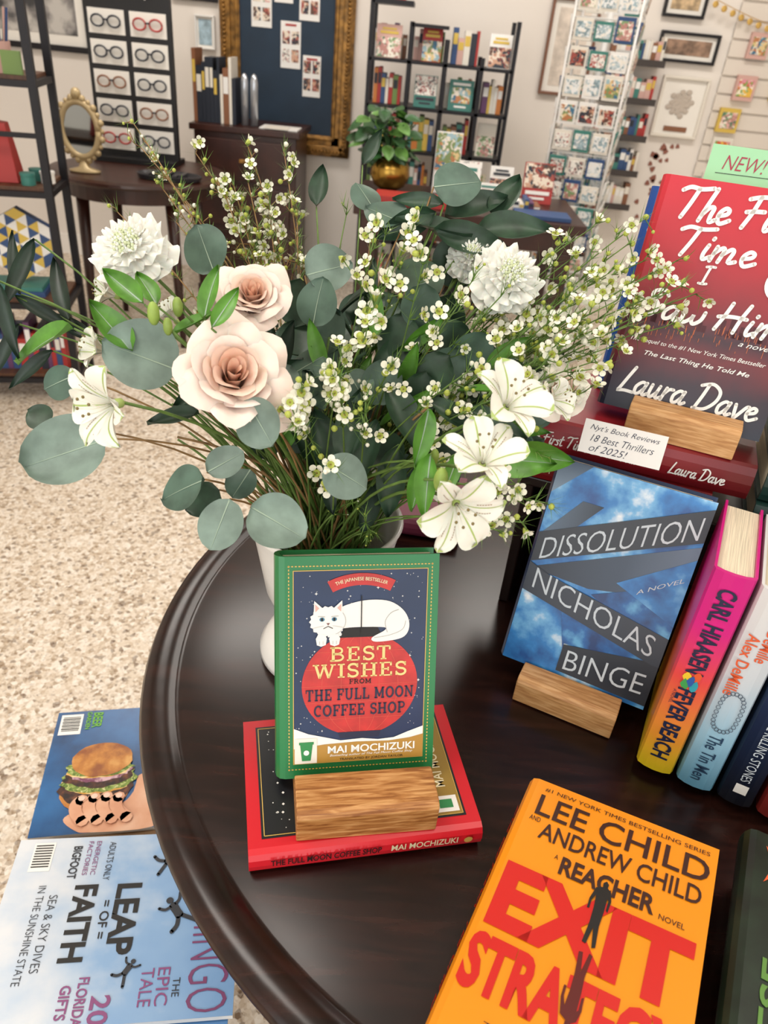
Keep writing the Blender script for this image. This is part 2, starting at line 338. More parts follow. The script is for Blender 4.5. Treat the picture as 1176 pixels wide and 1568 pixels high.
# ---------------------------------------------------------------- Full Moon Coffee Shop, lying flat
RED=mat('jacket_red','#cf1f2b',.3)
Xa=Vector((-.24,.97,0)).normalized(); Ya=Vector((-.97,-.24,0)).normalized()
O=Vector((.119,.417,.7775)); th=.0262
e=book('lying_red_novel',O,Xa,Ya,.145,.212,th,RED)
rect(e,'cover_panel',.012,.136,.012,.200,mat('panel_black','#17181d',.35),.0003)
line(e,'cover_gilt_border',[(.0145,.0145),(.1335,.0145),(.1335,.1975),(.0145,.1975)],.0007,GOLD,.0006,closed=True)
rect(e,'author_band',.015,.133,.015,.040,mat('band_ochre','#9a7c33',.4),.0006)
txt(e,'MAI MOCHIZUKI',.085,.029,.082,.010,mat('ink_cream','#eadfb8',.5),.0009,bold=.01)
rect(e,'cup_label',.017,.034,.017,.040,WHITE,.0008)
rect(e,'cup_print',.021,.030,.022,.035,mat('cup_green','#2f8a4c',.5),.0011)
disc(e,'moon_print',.10,.105,.032,.032,mat('moon_cream','#cfc49b',.5),.0006)
disc(e,'moon_print_small',.035,.150,.017,.017,MC['moon_cream'],.0006)
b=MB()
for k in range(90):
    x=.02+random.random()*.11;y=.13+random.random()*.06; r=.0004+random.random()*.001
    b.add([(x-r,y,.0008),(x,y-r,.0008),(x+r,y,.0008),(x,y+r,.0008)],[(0,1,2,3)])
b.obj('cover_stars',WHITE,e)
CR=MC['ink_cream']
txt(e,'THE FULL MOON COFFEE SHOP',0,.0045,.098,.0085,mat('ink_dark','#2a1414',.5),.0012,bold=.02,M=spineM(.212-.068,th))
txt(e,'MAI MOCHIZUKI',0,.0045,.062,.0085,CR,.0012,bold=.015,M=spineM(.212-.157,th))
disc(e,'publisher_mark',0,.003,.004,.004,GOLD,.0012,M=spineM(.014,th))
# stand + Best Wishes
Xb=Vector((.98,.2,0)).normalized()
bk0=Vector((-Xb.y,Xb.x,0))
sO=Vector((-.050,.3925,.7778))-bk0*.011; stand('wooden_book_stand',sO,Xb,.126,OAK,.036,.085,.041)
lean=math.radians(23); back=Vector((-Xb.y,Xb.x,0))
bO=Vector((-.0700,.4325,.7925)); Yb=back*math.sin(lean)+Vector((0,0,math.cos(lean)))
W,Hh,th=.1435,.212,.026
GREEN=mat('jacket_green','#1d7a43',.3)
e=book('green_cat_novel',bO,Xb,Yb,W,Hh,th,GREEN)
NV=mat('cover_navy','#1b3054',.35,noise=.15,ns=20)
rect(e,'cover_panel',.0115,W-.0105,.0145,Hh-.013,NV,.0003)
b=MB()
n=60
for k in range(n):
    y=.009+(Hh-.018)*k/(n-1)
    for x in (.0075,W-.0065): b.add([(x-.0005,y-.0009,.0004),(x+.0005,y-.0009,.0004),(x+.0005,y+.0009,.0004),(x-.0005,y+.0009,.0004)],[(0,1,2,3)])
for k in range(42):
    x=.0075+(W-.014)*k/41
    for y in (.009,Hh-.009): b.add([(x-.0009,y-.0005,.0004),(x+.0009,y-.0005,.0004),(x+.0009,y+.0005,.0004),(x-.0009,y+.0005,.0004)],[(0,1,2,3)])
b.obj('gilt_dots',GOLD,e)
line(e,'gilt_line',[(.0115,.0145),(W-.0105,.0145),(W-.0105,Hh-.013),(.0115,Hh-.013)],.0007,GOLD,.0006,closed=True)
b=MB()
for k in range(190):
    x=.014+random.random()*(W-.027);y=.045+random.random()*(Hh-.062); r=.0003+random.random()*.0007
    if k%22==0: r=.0016
    b.add([(x-r,y,.0005),(x-r*.25,y-r*.25,.0005),(x,y-r,.0005),(x+r*.25,y-r*.25,.0005),(x+r,y,.0005),(x+r*.25,y+r*.25,.0005),(x,y+r,.0005),(x-r*.25,y+r*.25,.0005)],[tuple(range(8))])
b.obj('cover_stars',WHITE,e)
mx,my,mr=.0725,.090,.0535
MOON=mat('moon_red','#c5302c',.4,noise=.15,ns=60)
MLN=mat('moon_line','#d95a48',.5)
disc(e,'red_moon',mx,my,mr,mr*.93,MOON,.0007,64)
for k in (-.66,-.33,0,.33,.66):
    line(e,'moon_meridian',[(mx+mr*k*math.cos(a/10*math.pi/2),my+mr*.92*math.sin(a/10*math.pi/2)) for a in range(-10,11)],.0004,MLN,.0009)
    line(e,'moon_parallel',[(mx-mr*math.sqrt(1-k*k),my+mr*.92*k),(mx+mr*math.sqrt(1-k*k),my+mr*.92*k)],.0004,MLN,.0009)
flat(e,'lantern_cap',[(mx-.020,my+.046),(mx+.020,my+.046),(mx+.015,my+.055),(mx-.015,my+.055)],BLACK,.0011)
flat(e,'lantern_base',[(mx-.020,my-.046),(mx-.018,my-.052),(mx+.018,my-.052),(mx+.020,my-.046)],NAVY,.0011)
line(e,'lantern_cord',[(mx,my+.05),(mx,my+.085)],.0009,BLACK,.0021)
# cat
CATW=mat('cat_white','#f3f1ec',.6); CATG=mat('cat_grey','#b9b8b4',.6)
body=[(mx-.030,my+.047),(mx-.032,my+.062),(mx-.022,my+.073),(mx-.006,my+.079),(mx+.010,my+.081),(mx+.026,my+.079),(mx+.038,my+.071),(mx+.044,my+.060),(mx+.043,my+.049),(mx+.035,my+.043),(mx+.014,my+.041),(mx+.010,my+.045),(mx+.022,my+.052),(mx+.018,my+.055),(mx-.016,my+.055),(mx-.018,my+.048)]
flat(e,'cat_body',catm(body+[body[0]],4)[:-1],CATW,.0013)
line(e,'cat_haunch',catm([(mx+.024,my+.050),(mx+.022,my+.060),(mx+.027,my+.068),(mx+.034,my+.071)]),.0006,CATG,.0015)
line(e,'cat_tail_line',catm([(mx+.012,my+.045),(mx+.026,my+.047),(mx+.038,my+.052),(mx+.041,my+.060)]),.0005,CATG,.0015)
hd=[]
hx,hy=mx-.030,my+.062
for k in range(36):
    a=2*math.pi*k/36; r=.0155+(.0008*(-1)**k); hd.append((hx+r*1.05*math.cos(a),hy+r*.9*math.sin(a)))
flat(e,'cat_head',hd,CATW,.0016)
line(e,'cat_cheek_line',[(hx+.0158*math.cos(a/10),hy+.0135*math.sin(a/10)) for a in range(-14,9)],.0005,CATG,.00165)
for sx in (-1,1):
    flat(e,'cat_ear',[(hx+sx*.013,hy+.006),(hx+sx*.005,hy+.0125),(hx+sx*.0125,hy+.0195)],CATW,.0017)
    flat(e,'cat_inner_ear',[(hx+sx*.0115,hy+.009),(hx+sx*.008,hy+.0125),(hx+sx*.0118,hy+.0165)],mat('cat_pink','#e0b3a5',.6),.0019)
    disc(e,'cat_eye',hx+sx*.0055,hy+.002,.0024,.0019,mat('cat_eye','#3a7f9c',.3),.0019,16)
    disc(e,'cat_pupil',hx+sx*.0055,hy+.002,.0011,.0016,BLACK,.0021,12)
    line(e,'cat_brow',[(hx+sx*.009,hy+.005),(hx+sx*.003,hy+.0045)],.0006,CATG,.0021)
    flat(e,'cat_paw',[(hx+sx*.006+dx,hy-.016+dy) for dx,dy in [(-.005,0),(-.004,-.006),(0,-.0075),(.004,-.006),(.005,0),(.003,.004),(-.003,.004)]],CATW,.0018)
    for q in (-1,1): line(e,'cat_toe',[(hx+sx*.006+q*.0016,hy-.0215),(hx+sx*.006+q*.0016,hy-.0185)],.0004,CATG,.0020)
    line(e,'cat_whisker',[(hx+sx*.004,hy-.004),(hx+sx*.014,hy-.006)],.0003,CATG,.0021)
flat(e,'cat_nose',[(hx-.0016,hy-.0015),(hx+.0016,hy-.0015),(hx,hy-.0035)],mat('cat_nose','#7a4a44',.5),.0021)
line(e,'cat_mouth',[(hx-.004,hy-.0065),(hx,hy-.0045),(hx+.004,hy-.0065)],.0006,BLACK,.0021)
def arc(cx,cy,r,a0,a1,n=16): return [(cx+r*math.cos(a0+(a1-a0)*k/n),cy+r*math.sin(a0+(a1-a0)*k/n)) for k in range(n+1)]
bc=(mx,my+.038)
o1=arc(bc[0],bc[1],.068,math.radians(117),math.radians(63)); o2=arc(bc[0],bc[1],.057,math.radians(63),math.radians(117))
flat(e,'ribbon_banner',o1+o2,MOON,.0012)
def wj(x,y):
    a=math.radians(90)-x*math.radians(44); r=.0625+y*.0042; return (r*math.cos(a),r*math.sin(a))
txt(e,'THE JAPANESE BESTSELLER',bc[0],bc[1],1,1,CR,.0016,warp=wj,bold=.01)
CG=mat('ink_gold_light','#ecd48a',.45)
slab(e,'BEST',mx,my+.0305,.058,.0135,CG)
slab(e,'WISHES',mx,my+.0145,.088,.0135,CG)
slab(e,'FROM',mx,my+.0035,.021,.0045,BLACK)
slab(e,'THE FULL MOON',mx,my-.0085,.101,.0110,NAVY)
slab(e,'COFFEE SHOP',mx,my-.024,.086,.0110,NAVY)
hill=[(.0118,.015),(W-.0108,.015),(W-.0108,.046),(.118,.041),(.105,.036),(.09,.035),(.075,.037),(.055,.036),(.04,.040),(.025,.044),(.0118,.050)]
flat(e,'snow_hill',hill,WHITE,.0010)
flat(e,'gold_band',[(.0118,.015),(W-.0108,.015),(W-.0108,.038),(.12,.035),(.10,.033),(.07,.034),(.04,.033),(.0118,.030)],mat('band_gold','#b5893a',.4),.0014)
txt(e,'MAI MOCHIZUKI',.084,.0275,.082,.0075,WHITE,.0018,bold=.02)
txt(e,'Bestselling author of The Full Moon Coffee Shop',.084,.0215,.078,.0028,WHITE,.0018,shear=.3)
txt(e,'TRANSLATED BY JORDAN TAYLOR',.084,.0172,.060,.0028,BLACK,.0018)
rect(e,'cup_label',.0125,.033,.0152,.040,mat('label_cream','#efe9dc',.5),.0016)
flat(e,'cup_print',[(.0175,.034),(.029,.034),(.0272,.018),(.0192,.018)],MC['cup_green'],.0019)
rect(e,'cup_lid',.0165,.030,.034,.0365,MC['cup_green'],.0019); disc(e,'cup_logo',.0232,.026,.0026,.0026,WHITE,.0022,14)
# ---------------------------------------------------------------- Dissolution
bl=Vector((.155,.641,.780)); Xd=Vector((.149,-.064,0)).normalized(); bk=Vector((-Xd.y,Xd.x,0))
Yd=bk*math.sin(math.radians(18))+Vector((0,0,math.cos(math.radians(18))))
W,Hh,th=.163,.242,.034
e=book('blue_thriller_novel',bl,Xd,Yd,W,Hh,th,mat('jacket_blue_grey','#2b3f63',.3))
SKYA=nmat('print_blue_sky',[(.36,'#0f4a8c'),(.48,'#2a7cc0'),(.56,'#6fb0dc'),(.63,'#eaf1f5')],18,.3)
SKYB=nmat('print_deep_water',[(.38,'#08336a'),(.55,'#1760a4'),(.66,'#5fa6d2')],30,.3)
n=lambda pts:[(u*W,v*Hh) for u,v in pts]
rect(e,'cover_sky',0,W,0,Hh,SKYA,.0003)
DK=gmat('print_slate',[(0,'#1d232e'),(.6,'#39485c'),(1,'#64778c')],'X'); DK2=gmat('print_slate_b',[(0,'#5f7388'),(1,'#1b2330')],'X'); DK3=gmat('print_steel',[(0,'#7f95a8'),(1,'#33475f')],'Y')
flat(e,'sky_wedge',n([(0,1),(.22,1),(0,.84)]),DK3,.0006)
flat(e,'fold_upper',n([(0,.63),(.22,.84),(.36,.84),(.1,.60)]),DK2,.0008)
flat(e,'fold_right',n([(1,.80),(1,.55),(.42,.46),(0,.47)]),DK,.0008)
flat(e,'water_mid',n([(.45,.44),(1,.62),(1,.30),(.75,.33)]),SKYB,.0010)
flat(e,'fold_light',n([(.58,.53),(1,.74),(1,.42)]),SKYA,.0012)
flat(e,'band_title',n([(0,.50),(1,.82),(1,.97),(0,.645)]),mat('band_slate','#252a33',.35),.0014)
flat(e,'band_fold',n([(0,.50),(.42,.40),(1,.36),(1,.25),(0,.38)]),DK,.0013)
flat(e,'band_author',n([(0,.36),(.0,.50),(.10,.47),(1,.36),(1,.22),(.95,.22)]),mat('band_slate_b','#2c333f',.35),.0016)
flat(e,'band_lower',n([(1,.24),(.38,.165),(.38,.03),(1,.02)]),mat('band_slate_c','#20252f',.35),.0015)
flat(e,'fold_low_light',n([(.30,.315),(.95,.22),(.38,.17),(.38,.14)]),SKYB,.0012)
PL=mat('ink_pale','#c9d2d8',.4)
def band_txt(s,x0,y0,x1,y1,h):
    def wp(x,y): 
        t=x+.5; return ((x0+(x1-x0)*t)*W,(y0+(y1-y0)*t+y*h)*Hh)
    txt(e,s,0,0,1,1,PL,.0020,warp=wp,bold=-.008)
band_txt('DISSOLUTION',.05,.575,.96,.875,.105)
band_txt('NICHOLAS',.06,.432,.93,.300,.10)
band_txt('BINGE',.42,.098,.95,.118,.10)
def wp2(x,y): return ((.72+.25*(x+.5))*W,(.52+.12*(x+.5)+y*.022)*Hh)
txt(e,'A NOVEL',0,0,1,1,PL,.0020,warp=wp2)
stand('wooden_book_stand',Vector((.1675,.600,.7515)),Xd,.112,OAK2,.034,.088)
# ---------------------------------------------------------------- upright spines
u=Vector((.917,-.40,0)).normalized(); dp=Vector((.40,.917,0)).normalized()
ln=math.radians(3.5); Yu=Vector((0,0,math.cos(ln)))+dp*math.sin(ln)
def upright(name,off,thk,jm,h=.252,w=.152,dz=0):
    O=Vector((.290,.524,.7612))+u*(off+thk)
    return book(name,O+dp*dz,dp-Vector((0,0,math.tan(ln))),Yu,w,h,thk,jm)
FB=gmat('jacket_sunset',[(0,'#eed226'),(.18,'#ee9a34'),(.5,'#e84e48'),(.75,'#d62280'),(1,'#cc187c')],'Y')
thk=.037; e=upright('pink_yellow_novel',0,thk,FB,.246)
stxt(e,'CARL HIAASEN',.182,.098,.017,NAVY,thk,bold=.03)
stxt(e,'FEVER BEACH',.066,.094,.017,NAVY,thk,bold=.03)
for k,(dx,dy,c) in enumerate([(-.006,.004,'#e05a2a'),(.005,.004,'#2f9aa8'),(-.004,-.005,'#e8c22f'),(.005,-.004,'#3f9a4c'),(0,0,'#2c57a0')]):
    disc(e,'parrot_print',dx,dy,.006,.0035,mat('parrot_%d'%k,c,.5),.0006+.0002*k,9,M=spineM(.124,thk),jit=.3)
txt(e,'A NOVEL',0,-.010,.018,.003,NAVY,.0006,M=spineM(.10,thk))
thk2=.036; TM=gmat('jacket_silver_blue',[(0,'#6aa6c4'),(.3,'#98bfd2'),(.6,'#cbd0d4'),(1,'#d8d8d6')],'Y',noise=.15,ns=4)
e=upright('silver_blue_novel',.041,thk2,TM,.243)
stxt(e,'Nelson DeMille',.205,.072,.011,mat('ink_orange','#dc5c30',.5),thk2,bold=.01,off=.006)
stxt(e,'Alex DeMille',.160,.072,.011,MC['ink_orange'],thk2,bold=.01,off=-.007)
b=MB()
for q in range(26):
    a=q/26*6.283; c=Vector((.024*math.cos(a)-.004,.011*math.sin(a)+.001*math.sin(3*a))); b.ribbon([(c.x+.0019*math.cos(k*.785)*1.2,c.y+.0019*math.sin(k*.785)) for k in range(9)],.0008,.0007,cap=False)
b.obj('chain_print',mat('chain_grey','#5c6a78',.4),e,M=spineM(.100,thk2))
stxt(e,'The Tin Men',.042,.062,.013,mat('ink_slate','#26415c',.5),thk2,bold=.01)
thk3=.034; e=upright('navy_mystery_novel',.081,thk3,gmat('jacket_navy_grad',[(0,'#10131c'),(.45,'#15233f'),(1,'#23406d')],'Y'),.243)
stxt(e,'THE KILLING STONES',.075,.085,.009,MC['ink_pale'],thk3,bold=.0)
stxt(e,'ANN CLEEVES',.18,.10,.013,mat('ink_red','#c4372e',.5),thk3,bold=.02)
rect(e,'publisher_mark',-.006,.006,-.006,.006,WHITE,.0006,M=spineM(.022,thk3))
thk4=.034; e=upright('dark_red_novel',.119,thk4,mat('jacket_dark_red','#7d2622',.35),.24)
stxt(e,'MOON HOLLOW',.06,.09,.012,MC['ink_pale'],thk4)
# ---------------------------------------------------------------- Exit Strategy + companions
TL=Vector((.163,.444,.8175)); TR=Vector((.305,.379,.832)); Xe=(TR-TL).normalized(); Yv=Vector((.1015,.2085,-.003)); Ye=(Yv-Xe*Yv.dot(Xe)).normalized()
W,Hh,th=.159,.247,.034
Oe=TL-Ye*Hh
e=book('orange_thriller_novel',Oe,Xe,Ye,W,Hh,th,mat('jacket_orange','#ee9114',.28))
DR=mat('ink_brown','#3a1a10',.4); RR=mat('ink_scarlet','#cc1a10',.4)
txt(e,'#1 NEW YORK TIMES BESTSELLING SERIES',W*.52,Hh*.962,W*.88,Hh*.018,DR)
txt(e,'LEE CHILD',W*.52,Hh*.890,W*.90,Hh*.092,DR,bold=.01)
txt(e,'AND',W*.085,Hh*.825,W*.06,Hh*.02,DR); txt(e,'ANDREW CHILD',W*.54,Hh*.790,W*.82,Hh*.070,DR,bold=.01)
txt(e,'A',W*.255,Hh*.712,W*.02,Hh*.018,DR)
txt(e,'REACHER',W*.52,Hh*.690,W*.47,Hh*.070,DR,bold=.03); txt(e,'NOVEL',W*.84,Hh*.662,W*.12,Hh*.02,DR)
txt(e,'EXIT',W*.50,Hh*.510,W*.92,Hh*.235,RR,bold=.045)
txt(e,'STRATEGY',W*.50,Hh*.275,W*.96,Hh*.180,RR,bold=.04)
rn=[(.0,.100),(.003,.104),(.006,.100),(.0055,.095),(.010,.091),(.0125,.078),(.0115,.062),(.0095,.064),(.0095,.078),(.008,.080),(.008,.060),(.007,.040),(.009,.012),(.0055,.010),(.002,.036),(-.001,.012),(-.005,.013),(-.003,.040),(-.003,.062),(-.004,.080),(-.007,.070),(-.007,.058),(-.0095,.058),(-.0095,.072),(-.006,.090),(.0005,.094)]
flat(e,'man_silhouette',[(W*.505+x*.72,Hh*.44+y*.62) for x,y in rn],BLACK,.0014)
flat(e,'man_shadow',[(W*.505+x*.7,Hh*.472-y*.62) for x,y in rn][::-1],mat('ink_maroon','#5a130e',.4),.0013)
txt(e,'Thrilling and relentless',W*.5,Hh*.12,W*.6,Hh*.02,DR)
stxt(e,'EXIT STRATEGY   LEE CHILD',Hh*.5,.19,.014,RR,th,bold=.02)
Yh=Vector((Ye.x,Ye.y,0)).normalized(); Xh=Vector((Yh.y,-Yh.x,0)); Ob=Oe+Xe*.016+Ye*.03; Ob.z=.7822
e=book('lying_dark_red_novel',Ob,Xh,Yh,.125,.19,.0305,mat('jacket_maroon','#8c1f22',.35))
stxt(e,'THE HOUSE GUEST',.10,.12,.010,CR,.0305)
Lg=Vector((.350,.410,.822)); Og=Lg-Yh*.245
DG=mat('jacket_dark_green','#18261a',.35,noise=.5,ns=25)
e=book('dark_green_novel',Og,Xh,Yh,.160,.245,.034,DG)
txt(e,'GONE BEFORE GOODBYE',.07,.12,.22,.016,mat('ink_green','#5c8a3a',.4),rot=math.pi/2,bold=.02)
txt(e,'REESE',.025,.08,.10,.018,MC['ink_green'],rot=math.pi/2,bold=.02)
flat(e,'arrow_print',[(.012,.195),(.028,.215),(.012,.232),(.018,.213)],MC['ink_orange'],.0008)
e=book('lying_olive_novel',Og+Xh*.01+Yh*.012-Vector((0,0,.0347)),Xh,Yh,.148,.225,.0345,mat('jacket_olive','#3b3f22',.4))
# ---------------------------------------------------------------- riser + stack + display
Xs=Vector((.31,.95,0)).normalized(); Ys=Vector((-.95,.31,0)).normalized()
S0=Vector((.385,.694,0))
e=empty('display_riser',frame(S0+Vector((0,0,.751)),-Ys,Xs))
b=MB(); b.box(-.24,.26,.006,.20,.185,.198); b.box(-.235,-.222,.012,.19,0,.185); b.box(.242,.255,.012,.19,0,.185); b.box(-.222,.242,.17,.182,0,.185); b.obj('riser_box',mat('dark_wood','#1d0f0b',.35),e,bevel=.002)
z1=.9505
e=book('maroon_novel',S0+Vector((-.03,.012,z1+.038)),Xs,Ys,.16,.25,.038,MC['jacket_maroon']); stxt(e,'THE LAST THING HE TOLD ME',.14,.17,.012,CR,.038)
RJ=gmat('jacket_crimson',[(0,'#5c1216'),(.5,'#96202a'),(1,'#841b24')],'Y')
e=book('crimson_novel',S0+Vector((0,0,z1+.0385+.041)),Xs,Ys,.166,.262,.041,RJ)
script(e,'Laura Dave',0,0,.058,.014,WHITE,.0006,.22,M=spineM(.055,.041)); script(e,'The First Time I Saw Him',0,0,.13,.014,WHITE,.0006,.22,M=spineM(.18,.041))
zt=z1+.0385+.0415
Xf=Vector((.93,-.37,0)).normalized(); bf=Vector((-Xf.y,Xf.x,0)); lf=math.radians(16)
stand('wooden_book_stand',Vector((.253,.745,zt)),Xf,.115,OAK2,.034,.075)
Yf=bf*math.sin(lf)+Vector((0,0,math.cos(lf)))
W,Hh,th=.170,.243,.032
Of=Vector((.232,.7845,zt+.0155))
FJ=gmat('jacket_red_night',[(0,'#1a2032'),(.16,'#33222f'),(.30,'#6e242a'),(.38,'#3c1e2a'),(.48,'#7e2028'),(.75,'#b61f2c'),(1,'#c92636')],'Y',noise=.12,ns=5)
e=book('red_script_novel',Of,Xf,Yf,W,Hh,th,FJ)
def scr(s,cx,cy,w,h,sw=.28): script(e,s,W*cx,Hh*cy,W*w,Hh*h,WHITE,.0009,sw)
scr('The First',.50,.90,.76,.125);scr('Time',.41,.750,.46,.12);scr('I',.40,.630,.07,.075);scr('Saw Him',.49,.480,.84,.115);scr('Laura Dave',.51,.135,.86,.115,.25)
txt(e,'a novel',W*.80,Hh*.385,W*.2,Hh*.022,WHITE,shear=.4)
txt(e,'The Sequel to the #1 New York Times Bestseller',W*.48,Hh*.315,W*.82,Hh*.024,WHITE,shear=.3)
txt(e,'The Last Thing He Told Me',W*.50,Hh*.262,W*.64,Hh*.026,WHITE,shear=.3,bold=.01)
disc(e,'award_sticker',W*.83,Hh*.645,.017,.017,WHITE,.0012,32); disc(e,'sticker_centre',W*.83,Hh*.645,.012,.012,mat('sticker_yellow','#e8bc2f',.5),.0014,32)
txt(e,'BOOK CLUB',W*.83,Hh*.645,.018,.004,BLACK,.0017)
b=MB()
for k in range(70):
    x=W*(.05+.9*random.random()); y=Hh*(.34+.07*random.random()); l=.002+.008*random.random(); b.add([(x,y,.0006),(x+.0006,y,.0006),(x+.0006,y+l,.0006),(x,y+l,.0006)],[(0,1,2,3)])
b.obj('skyline_lights',mat('ink_amber','#b8603a',.5),e)
b=MB()
for k in range(30):
    x=W*(.02+.93*random.random()); l=.004+.016*random.random(); b.add([(x,Hh*.40,.0005),(x+.004,Hh*.40,.0005),(x+.004,Hh*.40+l,.0005),(x,Hh*.40+l,.0005)],[(0,1,2,3)])
b.obj('skyline_print',mat('ink_skyline','#4c1a24',.5),e)
MN=mat('note_mint','#9ccfa4',.7)
nb=empty('sticky_note',frame(Of+Xf*.034+Yf*(Hh-.012)-Xf.cross(Yf)*.0325,Xf,Yf))
b=MB(); b.box(0,.078,0,.052,-.0008,-.0001); b.obj('note_sheet',MN,nb); txt(nb,'NEW!',.036,.036,.042,.014,mat('ink_marker','#a03048',.5),.0003,shear=.3,bold=-.01)
line(nb,'note_underline',[(.01,.025),(.066,.026)],.0006,BLACK,.0004)
e=book('bright_blue_novel',Of+bf*.078-Xf*.014+Vector((0,0,-.014)),Xf,bf*math.sin(math.radians(12))+Vector((0,0,math.cos(math.radians(12)))),.155,.232,.03,mat('jacket_bright_blue','#174c9e',.3))
for k in range(8): disc(e,'star_print',.006+.01*(k%3),.03+.026*k,.0022,.0022,WHITE,.0006,5)
cM=frame(at(884,690,.797),Xs.cross(Vector((0,0,1))),Vector((0,0,1))+Xs*.35)
nb=empty('review_card',cM); b=MB(); b.box(0,.086,0,.036,-.0006,0); b.obj('card_sheet',mat('card_white','#f1eee8',.6),nb)
for k,s in enumerate(["Nyt's Book Reviews","18 Best Thrillers","of 2025!"]): txt(nb,s,.043-(.012 if k==2 else 0),.028-.0105*k,[.072,.066,.04][k],.0075,NAVY,.0004,shear=.35,bold=-.01)
for k in range(4):
    nm='green_series_novel'; z=z1+.040*k+.0395
    e=book(nm,S0+(-Ys)*.262+Vector((0,0,z))+Xs*.012*((k*7)%3)/3,Xs,Ys,.15,.25,.039,mat('jacket_pine','#17332e',.35))
    stxt(e,'APOLLO RISING',.175,.13,.012,MC['ink_pale'],.039,bold=.01)
e=book('lying_plum_novel',Vector((.115,.90,.783)),Vector((.1,1,0)),Vector((-1,.1,0)),.14,.17,.031,mat('jacket_plum','#64263a',.4))
# ---------------------------------------------------------------- magazines on a low bench
e=empty('low_bench'); b=MB(); BW=mat('bench_wood','#8a6a48',.6,noise=.2,ns=20)
b.box(-.40,-.17,.12,.73,.42,.4415)
for x in (-.385,-.22):
    for y in (.15,.67): b.box(x,x+.035,y,y+.035,0,.42)
b.box(-.385,-.2,.16,.18,.1,.13); b.box(-.385,-.2,.675,.695,.1,.13); b.obj('bench_frame',BW,e,bevel=.003)
def magazine(name,O,X,Y,w,h,t,m):
    ee=empty(name,frame(O,X,Y)); b=MB(); b.box(0,w,0,h,-t,-.0004); b.obj('pages',mat('magazine_pages','#d6d4d0',.6),ee)
    rect(ee,'cover',0,w,0,h,m,0); return ee
e=magazine('food_magazine',Vector((-.472,.765,.449)),Vector((.218,-.976,0)),Vector((.976,.218,0)),.214,.275,.007,nmat('cover_blue',[(.35,'#123a66'),(.5,'#235a90'),(.65,'#2f6ca6')],10,.3))
rect(e,'barcode',.006,.045,.006,.038,WHITE,.0005)
for k in range(9): line(e,'barcode_bars',[(.012+k*.0032,.010),(.012+k*.0032,.034)],.0012+.0008*(k%2),BLACK,.0008)
txt(e,'BEER',.02,.060,.030,.014,mat('ink_lime','#6fae3f',.5),bold=.03,z=.0008); txt(e,'GARDEN',.02,.047,.034,.007,MC['ink_lime'],bold=.03)
BUN=nmat('print_bun',[(.35,'#8f4e1c'),(.5,'#c07c30'),(.68,'#e2ab5e')],34,.4); PAT=nmat('print_patty',[(.38,'#1f0f0a'),(.55,'#4c2718'),(.7,'#7a4526')],90,.5); LET=nmat('print_lettuce',[(.38,'#4f6a22'),(.55,'#8fa34a'),(.68,'#d9d49a')],110,.5,2); SAU=nmat('print_sauce',[(.4,'#d99a35'),(.6,'#f0d79a')],70,.4); SKIN=nmat('print_hand',[(.35,'#d79a78'),(.5,'#e0a886'),(.7,'#ecc0a2')],22,.5); ONI=nmat('print_onion',[(.4,'#7a3f5c'),(.6,'#d8b0b8')],120,.5)
bx,by=.135,.078
flat(e,'hand_print',catm([(bx+.02,by+.050),(bx+.035,by+.040),(bx+.040,by+.02),(bx+.044,by-.02),(bx+.056,by-.038),(bx+.074,by-.02),(bx+.079,by+.0),(bx+.079,by+.08),(bx+.05,by+.10),(bx+.01,by+.085),(bx-.008,by+.066),(bx-.006,by+.054),(bx+.006,by+.052),(bx+.02,by+.050)],4)[:-1],SKIN,.0004)
CRS=mat('print_crease','#b87a5c',.5)
for k in range(4):
    a=[(bx+.062,by-.012+k*.019),(bx+.048,by-.022+k*.018),(bx+.036,by-.024+k*.0175),(bx+.026+.002*abs(k-1.5),by-.018+k*.0165)]
    bb=MB(); bb.ribbon(catm(a),.0170,.0030+.0001*k); bb.obj('finger_print',SKIN,e)
    line(e,'finger_crease',[(p[0],p[1]+.0082) for p in catm(a)][4:],.0006,CRS,.0036)
    disc(e,'fingernail_print',a[-1][0]-.002,a[-1][1],.004,.0045,mat('print_nail','#f0cdb8',.4),.0038,14)
disc(e,'bun_bottom',bx+.014,by-.002,.034,.047,BUN,.0010,28,jit=.04)
for k,(dx,m_,rx,ry) in enumerate([(.008,PAT,.030,.050),(-.002,SAU,.022,.047),(-.006,LET,.024,.051),(-.012,PAT,.022,.048),(-.018,ONI,.018,.043),(-.020,SAU,.014,.044),(-.024,LET,.016,.046)]):
    disc(e,'filling_print',bx+dx,by-.001,rx,ry,m_,.0013+.0002*k,34,jit=.09)
disc(e,'bun_top',bx-.038,by,.030,.043,BUN,.0028,28,jit=.03)
disc(e,'second_bun',.05,.235,.040,.035,BUN,.0010,28,jit=.04); disc(e,'second_filling',.075,.232,.025,.035,LET,.0013,30,jit=.1); disc(e,'second_patty',.09,.235,.022,.035,PAT,.0016,30,jit=.08); disc(e,'second_bun_bottom',.11,.235,.024,.030,BUN,.0014,28,jit=.04)
for k,s in enumerate(['BRIDGES','MOCKTAILS','THE BEST','BURGERS']): txt(e,s,.05,.135+.012*k,.036,.006,MC['ink_pale'],rot=0)
for k,s in enumerate(['FLORIDA','MUSEUMS','CENTRAL FLORIDA']): txt(e,s,.175,.175+.014*k,.055,.007,WHITE)
MS=gmat('cover_cloud_sky',[(0,'#dfe2e6'),(.35,'#bccde0'),(.6,'#8fb2d8'),(1,'#7fa6d2')],'Y',noise=.9,ns=5)
e=magazine('travel_magazine',Vector((-.428,.548,.4575)),Vector((.16,-.987,0)),Vector((.987,.16,0)),.225,.285,.008,MS)
GK=mat('ink_charcoal','#2b2d33',.5); VI=mat('ink_violet','#8c4a7c',.5)
